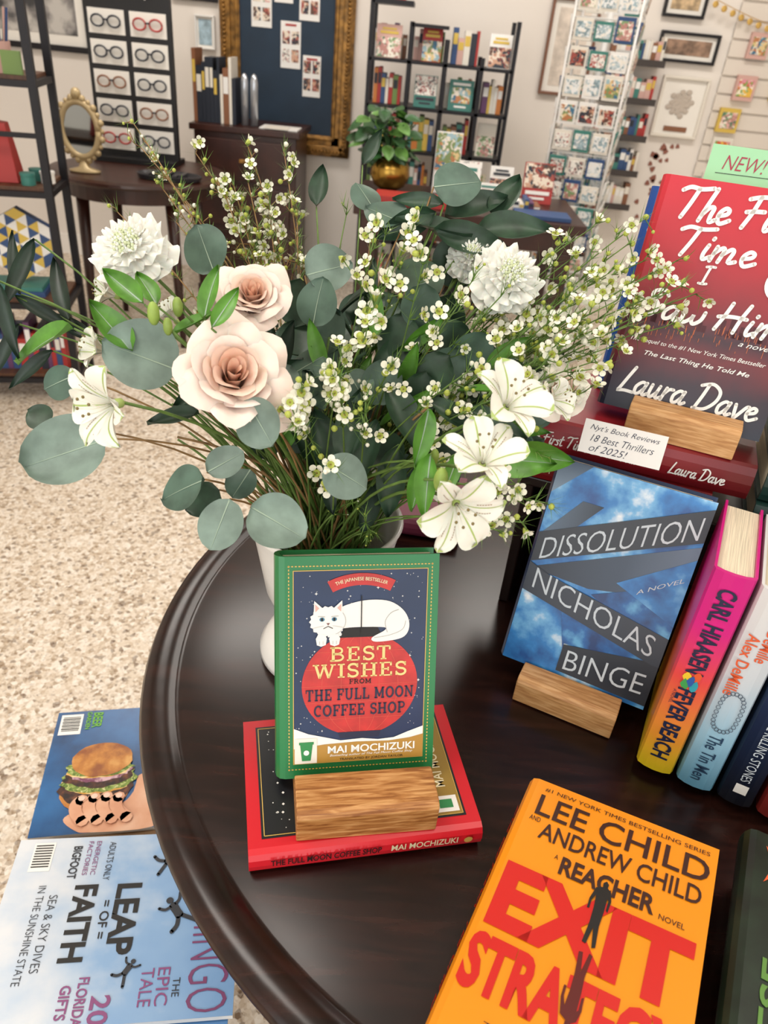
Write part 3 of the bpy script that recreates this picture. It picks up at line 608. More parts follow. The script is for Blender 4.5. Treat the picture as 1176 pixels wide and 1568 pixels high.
txt(e,'LEAP',.110,.149,.086,.030,BLACK,bold=.03); txt(e,'= OF =',.110,.125,.046,.011,BLACK,bold=.01); txt(e,'FAITH',.112,.097,.092,.028,BLACK,bold=.03)
txt(e,'SEA & SKY DIVES',.122,.060,.090,.010,GK,bold=-.01); txt(e,'IN THE SUNSHINE STATE',.122,.044,.115,.009,GK,bold=-.01)
rect(e,'barcode',.006,.045,.020,.046,WHITE,.0005)
for k in range(9): line(e,'barcode_bars',[(.010+k*.0036,.023),(.010+k*.0036,.043)],.0016,BLACK,.0008)
txt(e,'ADULTS ONLY',.035,.118,.052,.008,GK); txt(e,'BIGFOOT',.035,.075,.044,.011,GK,bold=.02); txt(e,'FACTORIES',.03,.09,.046,.006,VI); txt(e,'ENERGETIC',.03,.100,.046,.006,VI)
txt(e,'FLAMINGO',.135,.255,.17,.045,mat('ink_plum','#7c3f6a',.5),bold=-.012)
txt(e,'THE',.192,.220,.02,.008,GK); txt(e,'EPIC',.190,.205,.040,.014,VI); txt(e,'TALE',.190,.187,.040,.014,VI)
txt(e,'20',.21,.14,.03,.022,VI,bold=.02); txt(e,'FLORIDA',.20,.118,.05,.012,VI,bold=.02); txt(e,'GIFTS',.20,.10,.035,.012,VI,bold=.02)
def diver(cx,cy,s,rot):
    ca,sa=math.cos(rot),math.sin(rot); T=lambda x,y:(cx+s*(x*ca-y*sa),cy+s*(x*sa+y*ca))
    body=[(-.28,.5),(0,.6),(.28,.5),(.24,.0),(.26,-.4),(0,-.5),(-.26,-.4),(-.24,0)]
    flat(e,'skydiver_torso',[T(x,y) for x,y in body][::-1],GK,.0012)
    b=MB()
    for pl,w0 in [([(.12,.42),(.45,.50),(.75,.85)],.18),([(-.12,.42),(-.5,.45),(-.75,.75)],.18),([(.1,-.4),(.38,-.85),(.62,-1.25)],.25),([(-.1,-.4),(-.42,-.8),(-.85,-.95)],.25)]:
        b.ribbon([T(*p) for p in catm(pl,4)],s*w0,.0013)
    b.obj('skydiver_limbs',GK,e); c=T(0,.8); disc(e,'skydiver_head',c[0],c[1],s*.2,s*.22,GK,.0012,16)
diver(.038,.195,.017,.5); diver(.105,.210,.020,2.2); diver(.170,.163,.013,1.0)
b=MB(); e=empty('stacked_magazine',frame(Vector((-.30,.30,.4475)),(1,.1,0),(-.1,1,0))); b.box(-.02,.19,-.12,.14,-.0055,0); b.obj('pages',mat('magazine_blue','#4d7fb4',.4),e)
# ---------------------------------------------------------------- vase
VC=Vector((-.060,.650,.7515))
e=empty('white_footed_vase',Matrix.Translation(VC)); b=MB()
pr=[(.0001,.0),(.066,.0),(.071,.004),(.071,.012),(.064,.026),(.050,.040),(.038,.048),(.034,.054),(.038,.060),(.046,.066),(.056,.080),(.064,.10),(.069,.13),(.074,.16),(.079,.185),(.082,.192),(.080,.195),(.076,.192),(.069,.165),(.063,.13),(.055,.10),(.040,.082),(.0001,.075)]
b.lathe(pr,64); b.obj('vase_body',mat('ceramic_white','#f2efe9',.2,bump=.12,ns=60),e,smooth=True)
MOUTH=VC+Vector((0,0,.17))
# ---------------------------------------------------------------- bouquet
BQ=empty('flower_bouquet',Matrix.Identity(4))
stems=MB()
STM=[mat('stem_green','#5a7632',.6,noise=.2,ns=80),mat('stem_brown','#8a6a40',.6,noise=.2,ns=80)]
def bez(a,c,d,n=10): return [a*(1-t)**2+c*2*t*(1-t)+d*t*t for t in [k/n for k in range(n+1)]]
def stem(P,r=.0016,mi=0,sp=.04,lift=.55,n=10,r2=None):
    a=random.random()*6.28; q=random.random()**.5*sp
    dirx=(P-MOUTH); dirx.z=0
    A=MOUTH+Vector((math.cos(a)*q,math.sin(a)*q,-.06)); L=(P-A).length
    Cc=A+Vector((0,0,1))*L*lift+dirx*.25
    pts=bez(A,Cc,P,n); stems.tube(pts,r,5,mi,r2 if r2 else r*.7); return pts
def orient(z,roll=0):
    z=z.normalized(); x=z.cross(Vector((0,0,1)))
    if x.length<.01: x=Vector((1,0,0))
    x.normalize(); y=z.cross(x)
    m=Matrix.Identity(4)
    for i in range(3): m[i][0]=x[i];m[i][1]=y[i];m[i][2]=z[i]
    return m@Matrix.Rotation(roll,4,'Z')
leaves=MB()
LM=[mat('eucalyptus_silver','#74877c',.55,noise=.2,ns=45),mat('eucalyptus_green','#50685a',.5,noise=.22,ns=45),mat('leaf_dark','#2c4431',.45,noise=.3,ns=60),mat('leaf_bright','#55882f',.42,noise=.25,ns=60),mat('leaf_deep','#1b2e22',.45,noise=.3,ns=60),mat('leaf_vein','#9caf9a',.6)]
def leaf(base,dirv,nrm,L,Wd,mi,ex=.5,cup=.15,bend=.15,sk=1.0,vein=False,wave=0,nu=10):
    y=dirv.normalized(); n_=(nrm-y*nrm.dot(y)).normalized(); x=y.cross(n_)
    M_=Matrix.Identity(4)
    for i in range(3): M_[i][0]=x[i];M_[i][1]=y[i];M_[i][2]=n_[i];M_[i][3]=base[i]
    p1=random.random()*6; asym=random.uniform(-.08,.08)
    def fn(s,w):
        wd=Wd*max(0,math.sin(math.pi*min(1,s**sk)))**ex*(1+asym*w)
        return (w*wd,s*L,cup*Wd*w*w-bend*L*s*s+wave*Wd*math.sin(p1+w*2.2+s*5)*abs(w))
    leaves.grid(fn,nu,6,mi,M_)
    if vein:
        def fv(s,w): 
            p=fn(s*.94+.01,0); return (w*.0005*(1.2-s),p[1],p[2]+.0004)
        leaves.grid(fv,8,1,5,M_)
def idir(deg,depth=0): 
    a=math.radians(deg); return (Rv*math.cos(a)+Uv*math.sin(a)+Fv*depth).normalized()
def rnd(s): return Vector((random.uniform(-s,s),random.uniform(-s,s),random.uniform(-s,s)))
EU=[(105,693,.62,64,200,0),(215,545,.60,58,160,0),(337,802,.60,41,250,0),(425,800,.58,47,330,0),(398,648,.57,40,300,0),(530,728,.60,38,330,0),
(280,748,.62,40,200,1),(345,708,.62,31,30,0),(485,463,.66,38,80,1),(503,412,.67,38,20,0),(425,592,.60,38,60,0),(700,282,.74,37,10,1),(90,585,.66,28,200,1),
(315,382,.68,38,110,1),(590,330,.74,34,150,1),(640,425,.70,40,100,2),(560,300,.78,26,120,1),(700,400,.74,40,60,2),
(470,560,.66,34,30,1),(610,520,.70,38,70,2),(560,470,.72,34,50,2),(370,740,.64,26,240,1),(310,765,.65,30,210,2),(455,520,.70,30,100,2),(740,395,.74,32,170,2),(545,590,.68,30,300,1),(690,520,.7,32,20,2),(590,690,.67,30,320,2),(60,640,.66,22,150,2)]
for px,py,t,r,ang,mi in EU:
    Cn=at(px,py,t); R=r*t/F_; d=idir(ang,random.uniform(-.35,.35)); nr=(-Fv*1+Vector((0,0,.35))+rnd(.5)).normalized()
    base=Cn-d*R*1.0
    leaf(base,d,nr,2.05*R,R*random.uniform(.9,1.02),mi,.52,random.uniform(-.1,.3),random.uniform(-.05,.15),random.uniform(.82,1.0),mi<2,.08,16)
    stem(base,.0013,1,.03)
LN=[(60,522,.62,62,195,3),(30,420,.64,60,250,4),(10,490,.62,60,280,4),(90,440,.68,60,110,4),(70,480,.66,50,330,4),(20,400,.66,50,100,4),(5,540,.64,50,240,4),(110,500,.68,45,150,4),(45,565,.66,45,220,4),
(190,440,.58,46,140,3),(320,445,.58,44,80,3),(345,470,.57,40,60,3),(170,500,.60,50,130,3),(225,440,.60,36,120,3),(300,490,.6,40,40,3),(648,672,.55,46,260,3),(653,745,.55,50,262,3),(640,745,.56,40,250,3),(795,705,.62,60,355,3),(830,700,.64,50,350,3),
(490,285,.78,32,80,2),(570,225,.80,30,60,2),(665,345,.72,60,160,2),(790,350,.74,60,5,2),(730,315,.75,55,25,2),(720,370,.72,62,350,2),(775,300,.76,45,60,2),(620,345,.73,50,200,2),(640,310,.74,40,170,2),(560,700,.66,60,250,2),(600,740,.66,60,260,2),(500,680,.68,60,110,2),(540,650,.67,60,80,2),(500,740,.67,50,100,4),(570,770,.68,50,70,4),(620,640,.66,60,300,2),(700,640,.66,50,330,2),(310,600,.66,50,200,2),(760,650,.66,50,330,2),(265,640,.64,40,190,2),(690,730,.62,40,250,3),(740,770,.60,30,300,3)]
for px,py,t,hl,ang,mi in LN:
    Cn=at(px,py,t); L=2*hl*t/F_; d=idir(ang,random.uniform(-.25,.25)); nr=(-Fv+Vector((0,0,.4))+rnd(.6)).normalized(); base=Cn-d*L/2
    wd_=random.uniform(.10,.15) if mi==4 else random.uniform(.16,.24)
    leaf(base,d,nr,L,L*wd_,mi,.8,.5,random.uniform(0,.25),.8,mi==3,.05); stem(base,.0013,0,.03)
for k in range(210):
    th_=random.random()*6.28; ph=random.uniform(-.35,1); q=random.random()**.5
    P=Vector((-.02+math.cos(th_)*.165*q,.70+math.sin(th_)*.09*q,1.03+.13*ph*(1-.3*q)))
    d=((P-MOUTH).normalized()+rnd(.7)).normalized(); nr=(Vector((0,-.6,.8))+rnd(.8)).normalized()
    if random.random()<.35: leaf(P,d,nr,.045,.019,random.choice([1,1,2,2]),.5)
    else: leaf(P,d,nr,.050,.008,random.choice([2,2,4,3,3]),.8,.4,.2,.8)
for k in range(80):
    P=MOUTH+Vector((random.uniform(-.16,.20),random.uniform(-.06,.12),random.uniform(.08,.22))); stem(P,.0018,random.choice([0,0,1]),.045)
# rose
def rose(P,axis,R,name,m,roll=0):
    b=MB(); M_=Matrix.Translation(P)@orient(axis,roll)@Matrix.Scale(R,4); N=28
    for k in range(N):
        f=k/(N-1); az=k*2.39996+random.uniform(-.15,.15)
        R1=.05+.80*f**.95; Rb=.03+.22*f; Hh_=.76-.16*f**1.3-.22*max(0,f-.7); D=1.45-.80*f; lip=random.uniform(.6,1.3); nz=random.random()*6; pk=random.uniform(.5,1.6)
        cl=.03+.25*f**1.2
        def fn(s,w):
            top=1-.10*w*w-.28*max(0,abs(w)-.5)
            s2=s*(1+(top-1)*s)
            rr=Rb+(R1-Rb)*(s2**(.55+.4*f)) ; z=-.46+(.46+Hh_)*(s2**(1.2-.15*f))
            if s>.62: q=(s-.62)/.38; rr+=cl*q*q*lip*(1+.7*pk*(1-abs(w))); z-=cl*1.15*q*q*q*lip
            ww=w*(.30+.70*math.sin(min(1,s*1.3)*math.pi/2))
            rr*=1+.04*math.sin(nz+w*4)*s; z+=.04*math.sin(nz*2+w*5)*s*(.3+f)
            a=az+ww*D; return (rr*math.cos(a),rr*math.sin(a),z)
        b.grid(fn,11,10,0 if f>.5 else (3 if f>.25 else 1),M_)
    b.lathe([(.02,-.62),(.16,-.55),(.20,-.42),(.14,-.34)],10,2,M_)
    o=b.obj(name,[m,mat('rose_heart','#e8bda4',.6,noise=.04,ns=30,sss=.2),MC['leaf_bright'],mat('rose_mid','#ecccb9',.6,noise=.04,ns=30,sss=.2)],BQ,smooth=True); return o
RP=mat('rose_blush','#efd9cc',.6,noise=.04,ns=40,sss=.2); RP2=mat('rose_cream','#ece2d4',.6,noise=.04,ns=30,sss=.2)
def toward(P,up=.35,side=0): return ((CAM-P).normalized()+Vector((side,0,up))).normalized()
def placerose(px,py,t,dpx,up,side,m,name):
    P=at(px,py,t); rose(P,toward(P,up,side),dpx/2*t/F_,name,m,random.random()*6); stem(P-toward(P,up,side)*.02,.0025,0,.02)
placerose(356,582,.585,160,.55,.12,RP,'blush_rose'); placerose(388,462,.63,108,1.1,-.1,RP,'blush_rose_small'); placerose(855,605,.68,80,.5,.3,RP2,'cream_rose')
# scabiosa
def scab(px,py,t,dpx,up,side):
    P=at(px,py,t); R=dpx/2*t/F_; ax=toward(P,up,side); M_=Matrix.Translation(P)@orient(ax)@Matrix.Scale(R,4); b=MB()
    for ring,(n_,r0,r1,h0,h1) in enumerate([(9,.3,1.0,-.15,-.05),(9,.28,.95,.02,.12),(9,.25,.80,.18,.32),(9,.18,.62,.32,.50),(7,.10,.42,.42,.62)]):
        for k in range(n_):
            a0=k*6.283/n_+ring*.35+random.uniform(-.12,.12); ph=random.random()*6; sc=random.uniform(.85,1.10); dz=random.uniform(-.07,.10); fr=random.uniform(7,11)
            def fn(s,w):
                e1=(1-.30*abs(w)**2.5); rr=r0+(r1*sc-r0)*s*e1+.05*math.sin(w*fr+ph)*s*s; a=a0+w*(.14+.42*s**.7); z=h0+(h1-h0)*s+.10*math.sin(w*fr*.9+ph)*s*s-.10*s*s+dz*s+.05*s*w*math.sin(ph)
                return (rr*math.cos(a),rr*math.sin(a),z)
            b.grid(fn,6,14,0,M_)
    for k in range(60):
        f=k/60; a=k*2.39996; rr=.32*f**.5; z=.66-.12*f
        c=M_@Vector((rr*math.cos(a),rr*math.sin(a),z)); b.ball(c,R*random.uniform(.035,.055),1 if k%3 else 0,6,4)
        if k%3==0:
            c2=M_@Vector((rr*1.1*math.cos(a),rr*1.1*math.sin(a),z+.10)); b.tube([c,c2],R*.012,4,0); b.ball(c2,R*.03,0,5,3)
    b.obj('white_scabiosa',[mat('petal_white','#edebe1',.6,noise=.04,ns=60,sss=.15),mat('scabiosa_green','#cbd3ab',.6)],BQ,smooth=True); stem(P-ax*.01,.0022,0,.02)
scab(205,388,.63,128,.7,-.45); scab(775,428,.70,116,.6,.3); scab(720,395,.73,74,.6,.1)
# alstroemeria
AL=[mat('lily_white','#ece9dc',.55,noise=.04,ns=60,sss=.15),mat('lily_green','#a9bd6c',.5),mat('lily_anther','#7a6a3e',.6),mat('lily_streak','#8a6a50',.6)]
def lily(px,py,t,dpx,axis,roll=0,op=1):
    P=at(px,py,t); R=dpx/2*t/F_; ax=axis.normalized(); M_=Matrix.Translation(P)@orient(ax,roll)@Matrix.Scale(R,4); b=MB()
    for k in range(6):
        inner=k%2; a0=k*math.pi/3+random.uniform(-.12,.12); wd=.24 if inner else .37; Ln=1.08 if inner else 1.0; tw=random.uniform(-.18,.18); cur=random.uniform(.15,.5); ru=random.random()*6
        def fn(s,w):
            ww=wd*max(0,math.sin(math.pi*min(1,(.05+.95*s)**1.6)))**.65
            r=(.06+.94*s**1.2)*Ln*op; z=.85*s**.75-cur*s**3*op
            x=r; y=w*ww+tw*s*s; zz=z+.40*ww*abs(w)**2+.03*math.sin(w*5+s*6+ru)*s-.03*ww*math.cos(w*8)
            return (x*math.cos(a0)-y*math.sin(a0),x*math.sin(a0)+y*math.cos(a0),zz-.35-.02*inner)
        b.grid(fn,12,8,0,M_)
        def tip(s,w):
            p=fn(.92+.075*s,w*.8); return (p[0],p[1],p[2]+.012)
        b.grid(tip,2,2,1,M_)
        def vein(s,w):
            p=fn(.15+.78*s,w*.05); return (p[0],p[1],p[2]+.012)
        b.grid(vein,8,1,1,M_)
        if inner:
            for q in range(12):
                s0=.38+.05*(q%6); w0=(-.45,.45)[q//6]
                p=Vector(fn(s0,w0)); p2=Vector(fn(s0+.035,w0)); sd=Vector((-math.sin(a0),math.cos(a0),0))*.007
                b.add([p-sd+Vector((0,0,.015)),p+sd+Vector((0,0,.015)),p2+sd+Vector((0,0,.015)),p2-sd+Vector((0,0,.015))],[(0,1,2,3)],3,M_)
    for k in range(6):
        a=k*1.05+.3; pts=[M_@Vector((0,0,-.3)),M_@Vector((.1*math.cos(a),.1*math.sin(a),.2)),M_@Vector((.2*math.cos(a),.2*math.sin(a)-.08,.5))]
        b.tube(pts,R*.012,4,0); b.ball(pts[-1],R*.035,2,6,4)
    b.lathe([(.02,-.5),(.10,-.42),(.11,-.30),(.05,-.2)],10,1,M_)
    b.obj('white_alstroemeria',AL,BQ,smooth=True); stem(P-ax*R*.45,.002,0,.03)
def ldir(deg,k): return idir(deg,0)*k-Fv+Vector((0,0,.15))
lily(160,622,.57,150,ldir(215,.9),.2,.9); lily(783,615,.545,140,ldir(40,.5),.4,.9); lily(742,700,.53,142,ldir(80,.6),.9,.9); lily(703,780,.53,152,ldir(285,.8),.1,.9)
lily(150,535,.62,100,ldir(170,1.2),1.0,.6); lily(262,482,.62,85,ldir(130,1.0),.5,.5); lily(850,610,.62,95,ldir(350,1.2),.3,.7); lily(165,450,.66,84,ldir(180,1.2),.3,.6); lily(680,745,.58,80,ldir(220,1.2),.6,.55)
bud=MB()
for px,py,t,r in [(235,480,.58,13),(257,500,.58,10),(272,470,.59,11),(675,735,.53,15),(665,700,.56,10)]:
    P=at(px,py,t); R=r*t/F_; bud.ball(P,R,0,10,7,(.75,.75,1.45)); stem(P,.0016,0,.02)
bud.obj('green_buds',mat('bud_green','#8ba34a',.5,noise=.2,ns=60),BQ,smooth=True)
# wax flower sprigs
wax=MB()
def waxf(P,ax,R):
    M_=Matrix.Translation(P)@orient(ax,random.random()*6)@Matrix.Scale(R,4); op=random.uniform(.0,.5)
    for k in range(5):
        a0=k*1.2566; c,s_=math.cos(a0),math.sin(a0); pts=[(.30,0,.0)]
        for j in range(7):
            t=-2.0+4.0*j/6; x=.64+.34*math.cos(t); y=.35*math.sin(t); pts.append((x*(1-op*.35),y,.10+(.12+op)*(x-.3)))
        vs=[(x*c-y*s_,x*s_+y*c,z) for x,y,z in pts]; wax.add(vs,[(0,j,j+1) for j in range(1,7)]+[(0,7,1)],0,M_)
    wax.lathe([(.0001,.02),(.20,.03),(.33,.12),(.38,.06),(.30,-.2),(.10,-.55),(.0001,-.6)],8,1,M_)
    wax.ball(M_@Vector((0,0,.1)),R*.11,2,5,3)
def needles(P,d,n_,L):
    for k in range(n_):
        q=(d+rnd(.9)).normalized(); p2=P+q*L*random.uniform(.6,1.2); sd=q.cross(Vector((.3,.2,1))).normalized()*.0006
        wax.add([P-sd,P+sd,p2],[(0,1,2)],3)
def sprig(px,py,t,n_=8,spread=.03,bl=.7,brown=0,sz=.0078,ln=.09):
    P=at(px,py,t); pts=stem(P,.0013,brown,.035,.5,16,.0006)
    tot=pts
    for k in range(n_):
        f=1-(k/n_)*min(.6,ln/.16); i=min(len(tot)-2,int(f*(len(tot)-1))); q=tot[i].lerp(tot[i+1],f*(len(tot)-1)-i) if f<1 else tot[-1]
        d=(tot[i+1]-tot[i]).normalized(); td=(d*.9+rnd(.8)+(-Fv)*.1).normalized(); L=spread*random.uniform(.5,1.2)*(0.4+.6*(k+1)/n_)
        mid=q+td*L*.5+rnd(.002); end=q+td*L; stems.tube([q,mid,end],.0006,4,brown,.0004)
        needles(mid,td,5,.018); needles(end,td,3,.014); needles(q,d,5,.020)
        if random.random()<bl: waxf(end,(td*.5+(CAM-end).normalized()*.5+rnd(.6)).normalized(),sz*random.uniform(.75,1.12))
        else: wax.ball(end,sz*random.uniform(.22,.36),random.choice([1,1,0]),6,5)
        if random.random()<.6:
            e2=end+rnd(.010)-td*.004; wax.ball(e2,sz*random.uniform(.2,.34),random.choice([1,0,1,1]),6,5); stems.tube([mid,e2],.0005,4,brown)
        if random.random()<bl*.4:
            e2=end+rnd(.015); waxf(e2,((CAM-e2).normalized()+rnd(.6)).normalized(),sz*.9); stems.tube([mid,e2],.0005,4,brown)
for a in [(205,190,.80),(232,245,.80),(180,325,.76),(215,225,.82),(250,290,.80),(270,340,.78)]: sprig(*a,n_=12,spread=.026,bl=.22,brown=1,sz=.0066,ln=.13)
for a in [(380,225,.84),(436,240,.84),(358,285,.80),(330,275,.82),(300,235,.84),(410,300,.8),(455,320,.8),(345,300,.79),(380,280,.8),(370,330,.8)]: sprig(*a,n_=11,spread=.026,bl=.55,brown=1,sz=.0086,ln=.07)
for a in [(575,355,.65),(632,350,.66),(648,405,.64),(585,445,.62),(560,515,.6)]: sprig(*a,n_=4,spread=.018,bl=.9,ln=.03,sz=.0098)
for a in [(522,545,.58),(560,615,.58),(462,595,.57),(452,640,.57),(512,718,.59),(715,570,.60),(700,470,.64),(600,560,.62),(520,580,.58)]: sprig(*a,n_=5,spread=.020,bl=.65,ln=.04,sz=.0088)
for a in [(860,375,.70),(905,350,.73),(960,375,.72),(1035,400,.73),(1010,450,.69),(930,420,.70),(960,500,.66),(1065,450,.73),(900,470,.68),(850,440,.70),(880,520,.66),(820,490,.66),(830,560,.64),(870,575,.66),(940,530,.67),(985,400,.72),(1000,480,.68),(810,590,.62),(895,600,.66),(945,460,.66),(870,400,.71),(900,430,.69),(1000,420,.70),(960,440,.67),(850,530,.64),(920,500,.66),(980,340,.73),(1040,440,.71),(1020,500,.70),(870,470,.66),(905,555,.65),(840,410,.71)]: sprig(*a,n_=9,spread=.028,bl=.6,ln=.085,sz=.0092)
for a in [(792,742,.58),(762,812,.57),(800,800,.58),(835,770,.60)]: sprig(*a,n_=4,spread=.016,bl=.75,ln=.03)
for k in range(14):
    sprig(random.uniform(480,800),random.uniform(420,640),random.uniform(.66,.72),n_=6,spread=.03,bl=.08,ln=.10,sz=.0065)
for a in [(540,770,.66),(820,690,.62),(560,800,.64),(590,360,.68),(530,330,.74)]: sprig(*a,n_=5,spread=.03,bl=0,sz=.003)
wax.obj('wax_flowers',[mat('wax_white','#efecd9',.5),mat('wax_cup','#aeb850',.5),mat('wax_centre','#8c7a2c',.6),mat('wax_needle','#64853a',.6)],BQ)
stems.obj('stems',STM,BQ,smooth=True); leaves.obj('leaves',LM,BQ,smooth=True)
# ---------------------------------------------------------------- background
PAL=[mat('pal_%d'%k,c,.5) for k,c in enumerate(['#a82e2a','#e0dace','#2d4a78','#3a7a70','#c97a38','#1e2430','#cda49a','#6f8a48','#d2b34e','#5f3a60','#e8e6e2','#84563a'])]
def vmat(name,cols,ns):
    m=bpy.data.materials.new(name); m.use_nodes=True; nt=m.node_tree; bb=nt.nodes['Principled BSDF']; bb.inputs['Roughness'].default_value=.5
    tc=nt.nodes.new('ShaderNodeTexCoord'); v=nt.nodes.new('ShaderNodeTexVoronoi'); v.inputs['Scale'].default_value=ns; v.inputs['Randomness'].default_value=1
    nz=nt.nodes.new('ShaderNodeTexNoise'); nz.inputs['Scale'].default_value=ns*.8; mx=nt.nodes.new('ShaderNodeMix'); mx.data_type='RGBA'; mx.inputs[0].default_value=.12
    nt.links.new(tc.outputs['Object'],nz.inputs['Vector']); nt.links.new(tc.outputs['Object'],mx.inputs[6]); nt.links.new(nz.outputs['Color'],mx.inputs[7]); nt.links.new(mx.outputs[2],v.inputs['Vector'])
    s=nt.nodes.new('ShaderNodeSeparateColor'); nt.links.new(v.outputs['Color'],s.inputs[0]); r=nt.nodes.new('ShaderNodeValToRGB'); r.color_ramp.interpolation='CONSTANT'; e=r.color_ramp.elements
    while len(e)<len(cols): e.new(.5)
    for k,c in enumerate(cols): e[k].position=k/len(cols); e[k].color=lin(c)
    nt.links.new(s.outputs[0],r.inputs[0]); nt.links.new(r.outputs[0],bb.inputs['Base Color']); return m
PAL+=[vmat('print_floral',['#d8a7a0','#e9e3d4','#7d9a6a','#b6827a','#e9e3d4','#53745f'],45),vmat('print_scene',['#3f6f8c','#9ab8c0','#d9c08a','#7c8f5a','#b77a4e','#e8dfd0'],38),vmat('print_portrait',['#5a3c30','#c79a80','#e3d5c3','#28303c','#9c4a40'],42),vmat('print_fruit',['#e2b648','#c85a34','#7fa04a','#efe6cf','#d98a9a'],40),vmat('print_letters',['#efece4','#efece4','#2a2c34','#efece4','#a33a34','#efece4'],70),vmat('print_pale',['#e6e8e8','#9cb4bc','#e9e4da','#c2cdd0','#e8e8e6','#7d929a'],50)]
IRON=mat('black_iron','#17151a',.45,metal=.3); DW=mat('walnut_dark','#33170f',.35,noise=.3,ns=10,stretch=(1,6,1)); SHW=mat('shelf_wood','#5a3a26',.5,noise=.25,ns=10,stretch=(6,1,1))
def faceout(b,x,y,z,w,h,c,c2=None,tilt=.2,t=.02):
    M_=Matrix.Translation((x,y,z))@Matrix.Rotation(-tilt,4,'X')
    b.box(-w/2,w/2,0,t,0,h,c,M_)
    if c2 is not None:
        p=random.randrange(12,17); v=random.random()
        if v<.4: b.box(-w*.48,w*.48,-.0015,0,h*.02,h*.62,p,M_); b.box(-w*.36,w*.36,-.002,0,h*.72,h*.80,c2,M_); b.box(-w*.28,w*.28,-.002,0,h*.84,h*.90,c2,M_)
        elif v<.7: b.box(-w*.38,w*.38,-.0015,0,h*.25,h*.75,p,M_); b.box(-w*.36,w*.36,-.002,0,h*.82,h*.90,c2,M_); b.box(-w*.25,w*.25,-.002,0,h*.10,h*.16,c2,M_)
        else: b.box(-w*.48,w*.48,-.0015,0,h*.38,h*.98,p,M_); b.box(-w*.40,w*.40,-.002,0,h*.22,h*.31,c2,M_); b.box(-w*.25,w*.25,-.002,0,h*.10,h*.16,c2,M_)
def row(b,x0,x1,y,z,hmin=.15,hmax=.22,d=.13,cols=None):
    x=x0
    while x<x1-.01:
        t=random.uniform(.012,.032); h=random.uniform(hmin,hmax); c=random.choice(cols) if cols else random.randrange(12); xx=min(x+t-.001,x1); b.box(x,xx,y,y+d,z,z+h,c)
        b.box(x+.002,xx-.002,y-.0008,y,z+h*.55,z+h*.85,random.choice([10,1,5,8])) if xx-x>.015 else None
        x+=t
EM=Matrix.Translation((-1.285,2.72,0))@Matrix.Rotation(math.radians(12),4,'Z')@Matrix.Translation((-.44,0,0))
e=empty('metal_etagere',EM); b=MB(); DP=.27
for x in (-.44,.44):
    for y in (0,DP): b.box(x-.013,x+.013,y-.013,y+.013,0,1.95,0)
for z in (.10,.40,.80,1.14,1.55,1.9):
    for y in (0,DP): b.box(-.44,.44,y-.01,y+.01,z-.02,z,0)
    for x in (-.44,.44): b.box(x-.01,x+.01,0,DP,z-.02,z,0)
    b.box(-.43,.43,.01,DP-.01,z-.001,z+.012,1)
b.box(-.44,.44,-.008,.008,.97,.985,0)
b.obj('frame',[IRON,SHW],e)
b=MB(); row(b,-.05,.40,.06,.112,.12,.20,cols=[5,11,5,9,2,0]); b.box(.12,.36,.04,.22,.412,.43,2); b.box(.14,.35,.05,.2,.43,.445,3); b.obj('shelf_books',PAL,e)
b=MB(); cxp=.32; Mx=Matrix.Translation((cxp,.09,1.152)); b.lathe([(.0001,0),(.045,0),(.048,.09),(.044,.09),(.042,.01),(.0001,.01)],20,6,Mx)
for k in range(12):
    a=k*.9; p=Vector((cxp+.025*math.cos(a),.09+.025*math.sin(a),1.165)); b.tube([p,p+Vector((.03*math.cos(a),.03*math.sin(a),.17))],.005,5,[2,6,3,8,0,9][k%6])
b.obj('pencil_cup',PAL,e); b=MB(); b.box(.35,.41,.02,.035,1.153,1.22,7); b.obj('price_card',PAL,e)
b=MB(); b.add([(.10,.06,.813),(.33,.06,.813),(.33,.16,.813),(.10,.16,.813),(.12,.08,1.02),(.31,.08,1.0),(.31,.13,1.0),(.12,.13,1.02)],[(0,3,2,1),(4,5,6,7),(0,1,5,4),(1,2,6,5),(2,3,7,6),(3,0,4,7)],0)
b.tube([(.17,.10,1.0),(.17,.10,1.07),(.25,.10,1.07),(.25,.10,1.0)],.006,6,0); b.obj('red_bag',PAL,e,bevel=.01)
b=MB()
for k,(x,y) in enumerate([(.365,.05),(.42,.10),(.375,.14)]): b.lathe([(.0001,0),(.024,0),(.024,.03),(.026,.031),(.026,.04),(.0001,.041)],20,10 if k%2 else 3,Matrix.Translation((x,y,.8125)))
b.obj('small_tins',PAL,e,smooth=False)
pb=MB(); hc=(.28,.14); zc=.447+.14
for k in range(6):
    a0=math.radians(60*k+30); a1=a0+math.radians(60); p0=(hc[0]+.13*math.cos(a0),zc+.13*math.sin(a0)); p1=(hc[0]+.13*math.cos(a1),zc+.13*math.sin(a1))
    pb.add([(hc[0],.12,zc),(p0[0],.12,p0[1]),(p1[0],.12,p1[1]),(hc[0],.16,zc),(p0[0],.16,p0[1]),(p1[0],.16,p1[1])],[(0,1,2),(3,5,4),(1,4,5,2)],2)
    for r_ in range(3):
        for q in range(2*r_+1):
            def tp(i,j): return (hc[0]+(p0[0]-hc[0])*i/3+(p1[0]-hc[0])*j/3,.1192,zc+(p0[1]-zc)*i/3+(p1[1]-zc)*j/3)
            if q%2==0: j=q//2; i=r_-j; tri=[tp(i,j),tp(i+1,j),tp(i,j+1)]
            else: j=q//2; i=r_-1-j; tri=[tp(i+1,j),tp(i+1,j+1),tp(i,j+1)]
            cc=[8,2,10][(q+r_+k)%3]
            pb.add(tri,[(0,1,2)],cc)
pb.obj('patterned_hexagon_box',PAL,e)
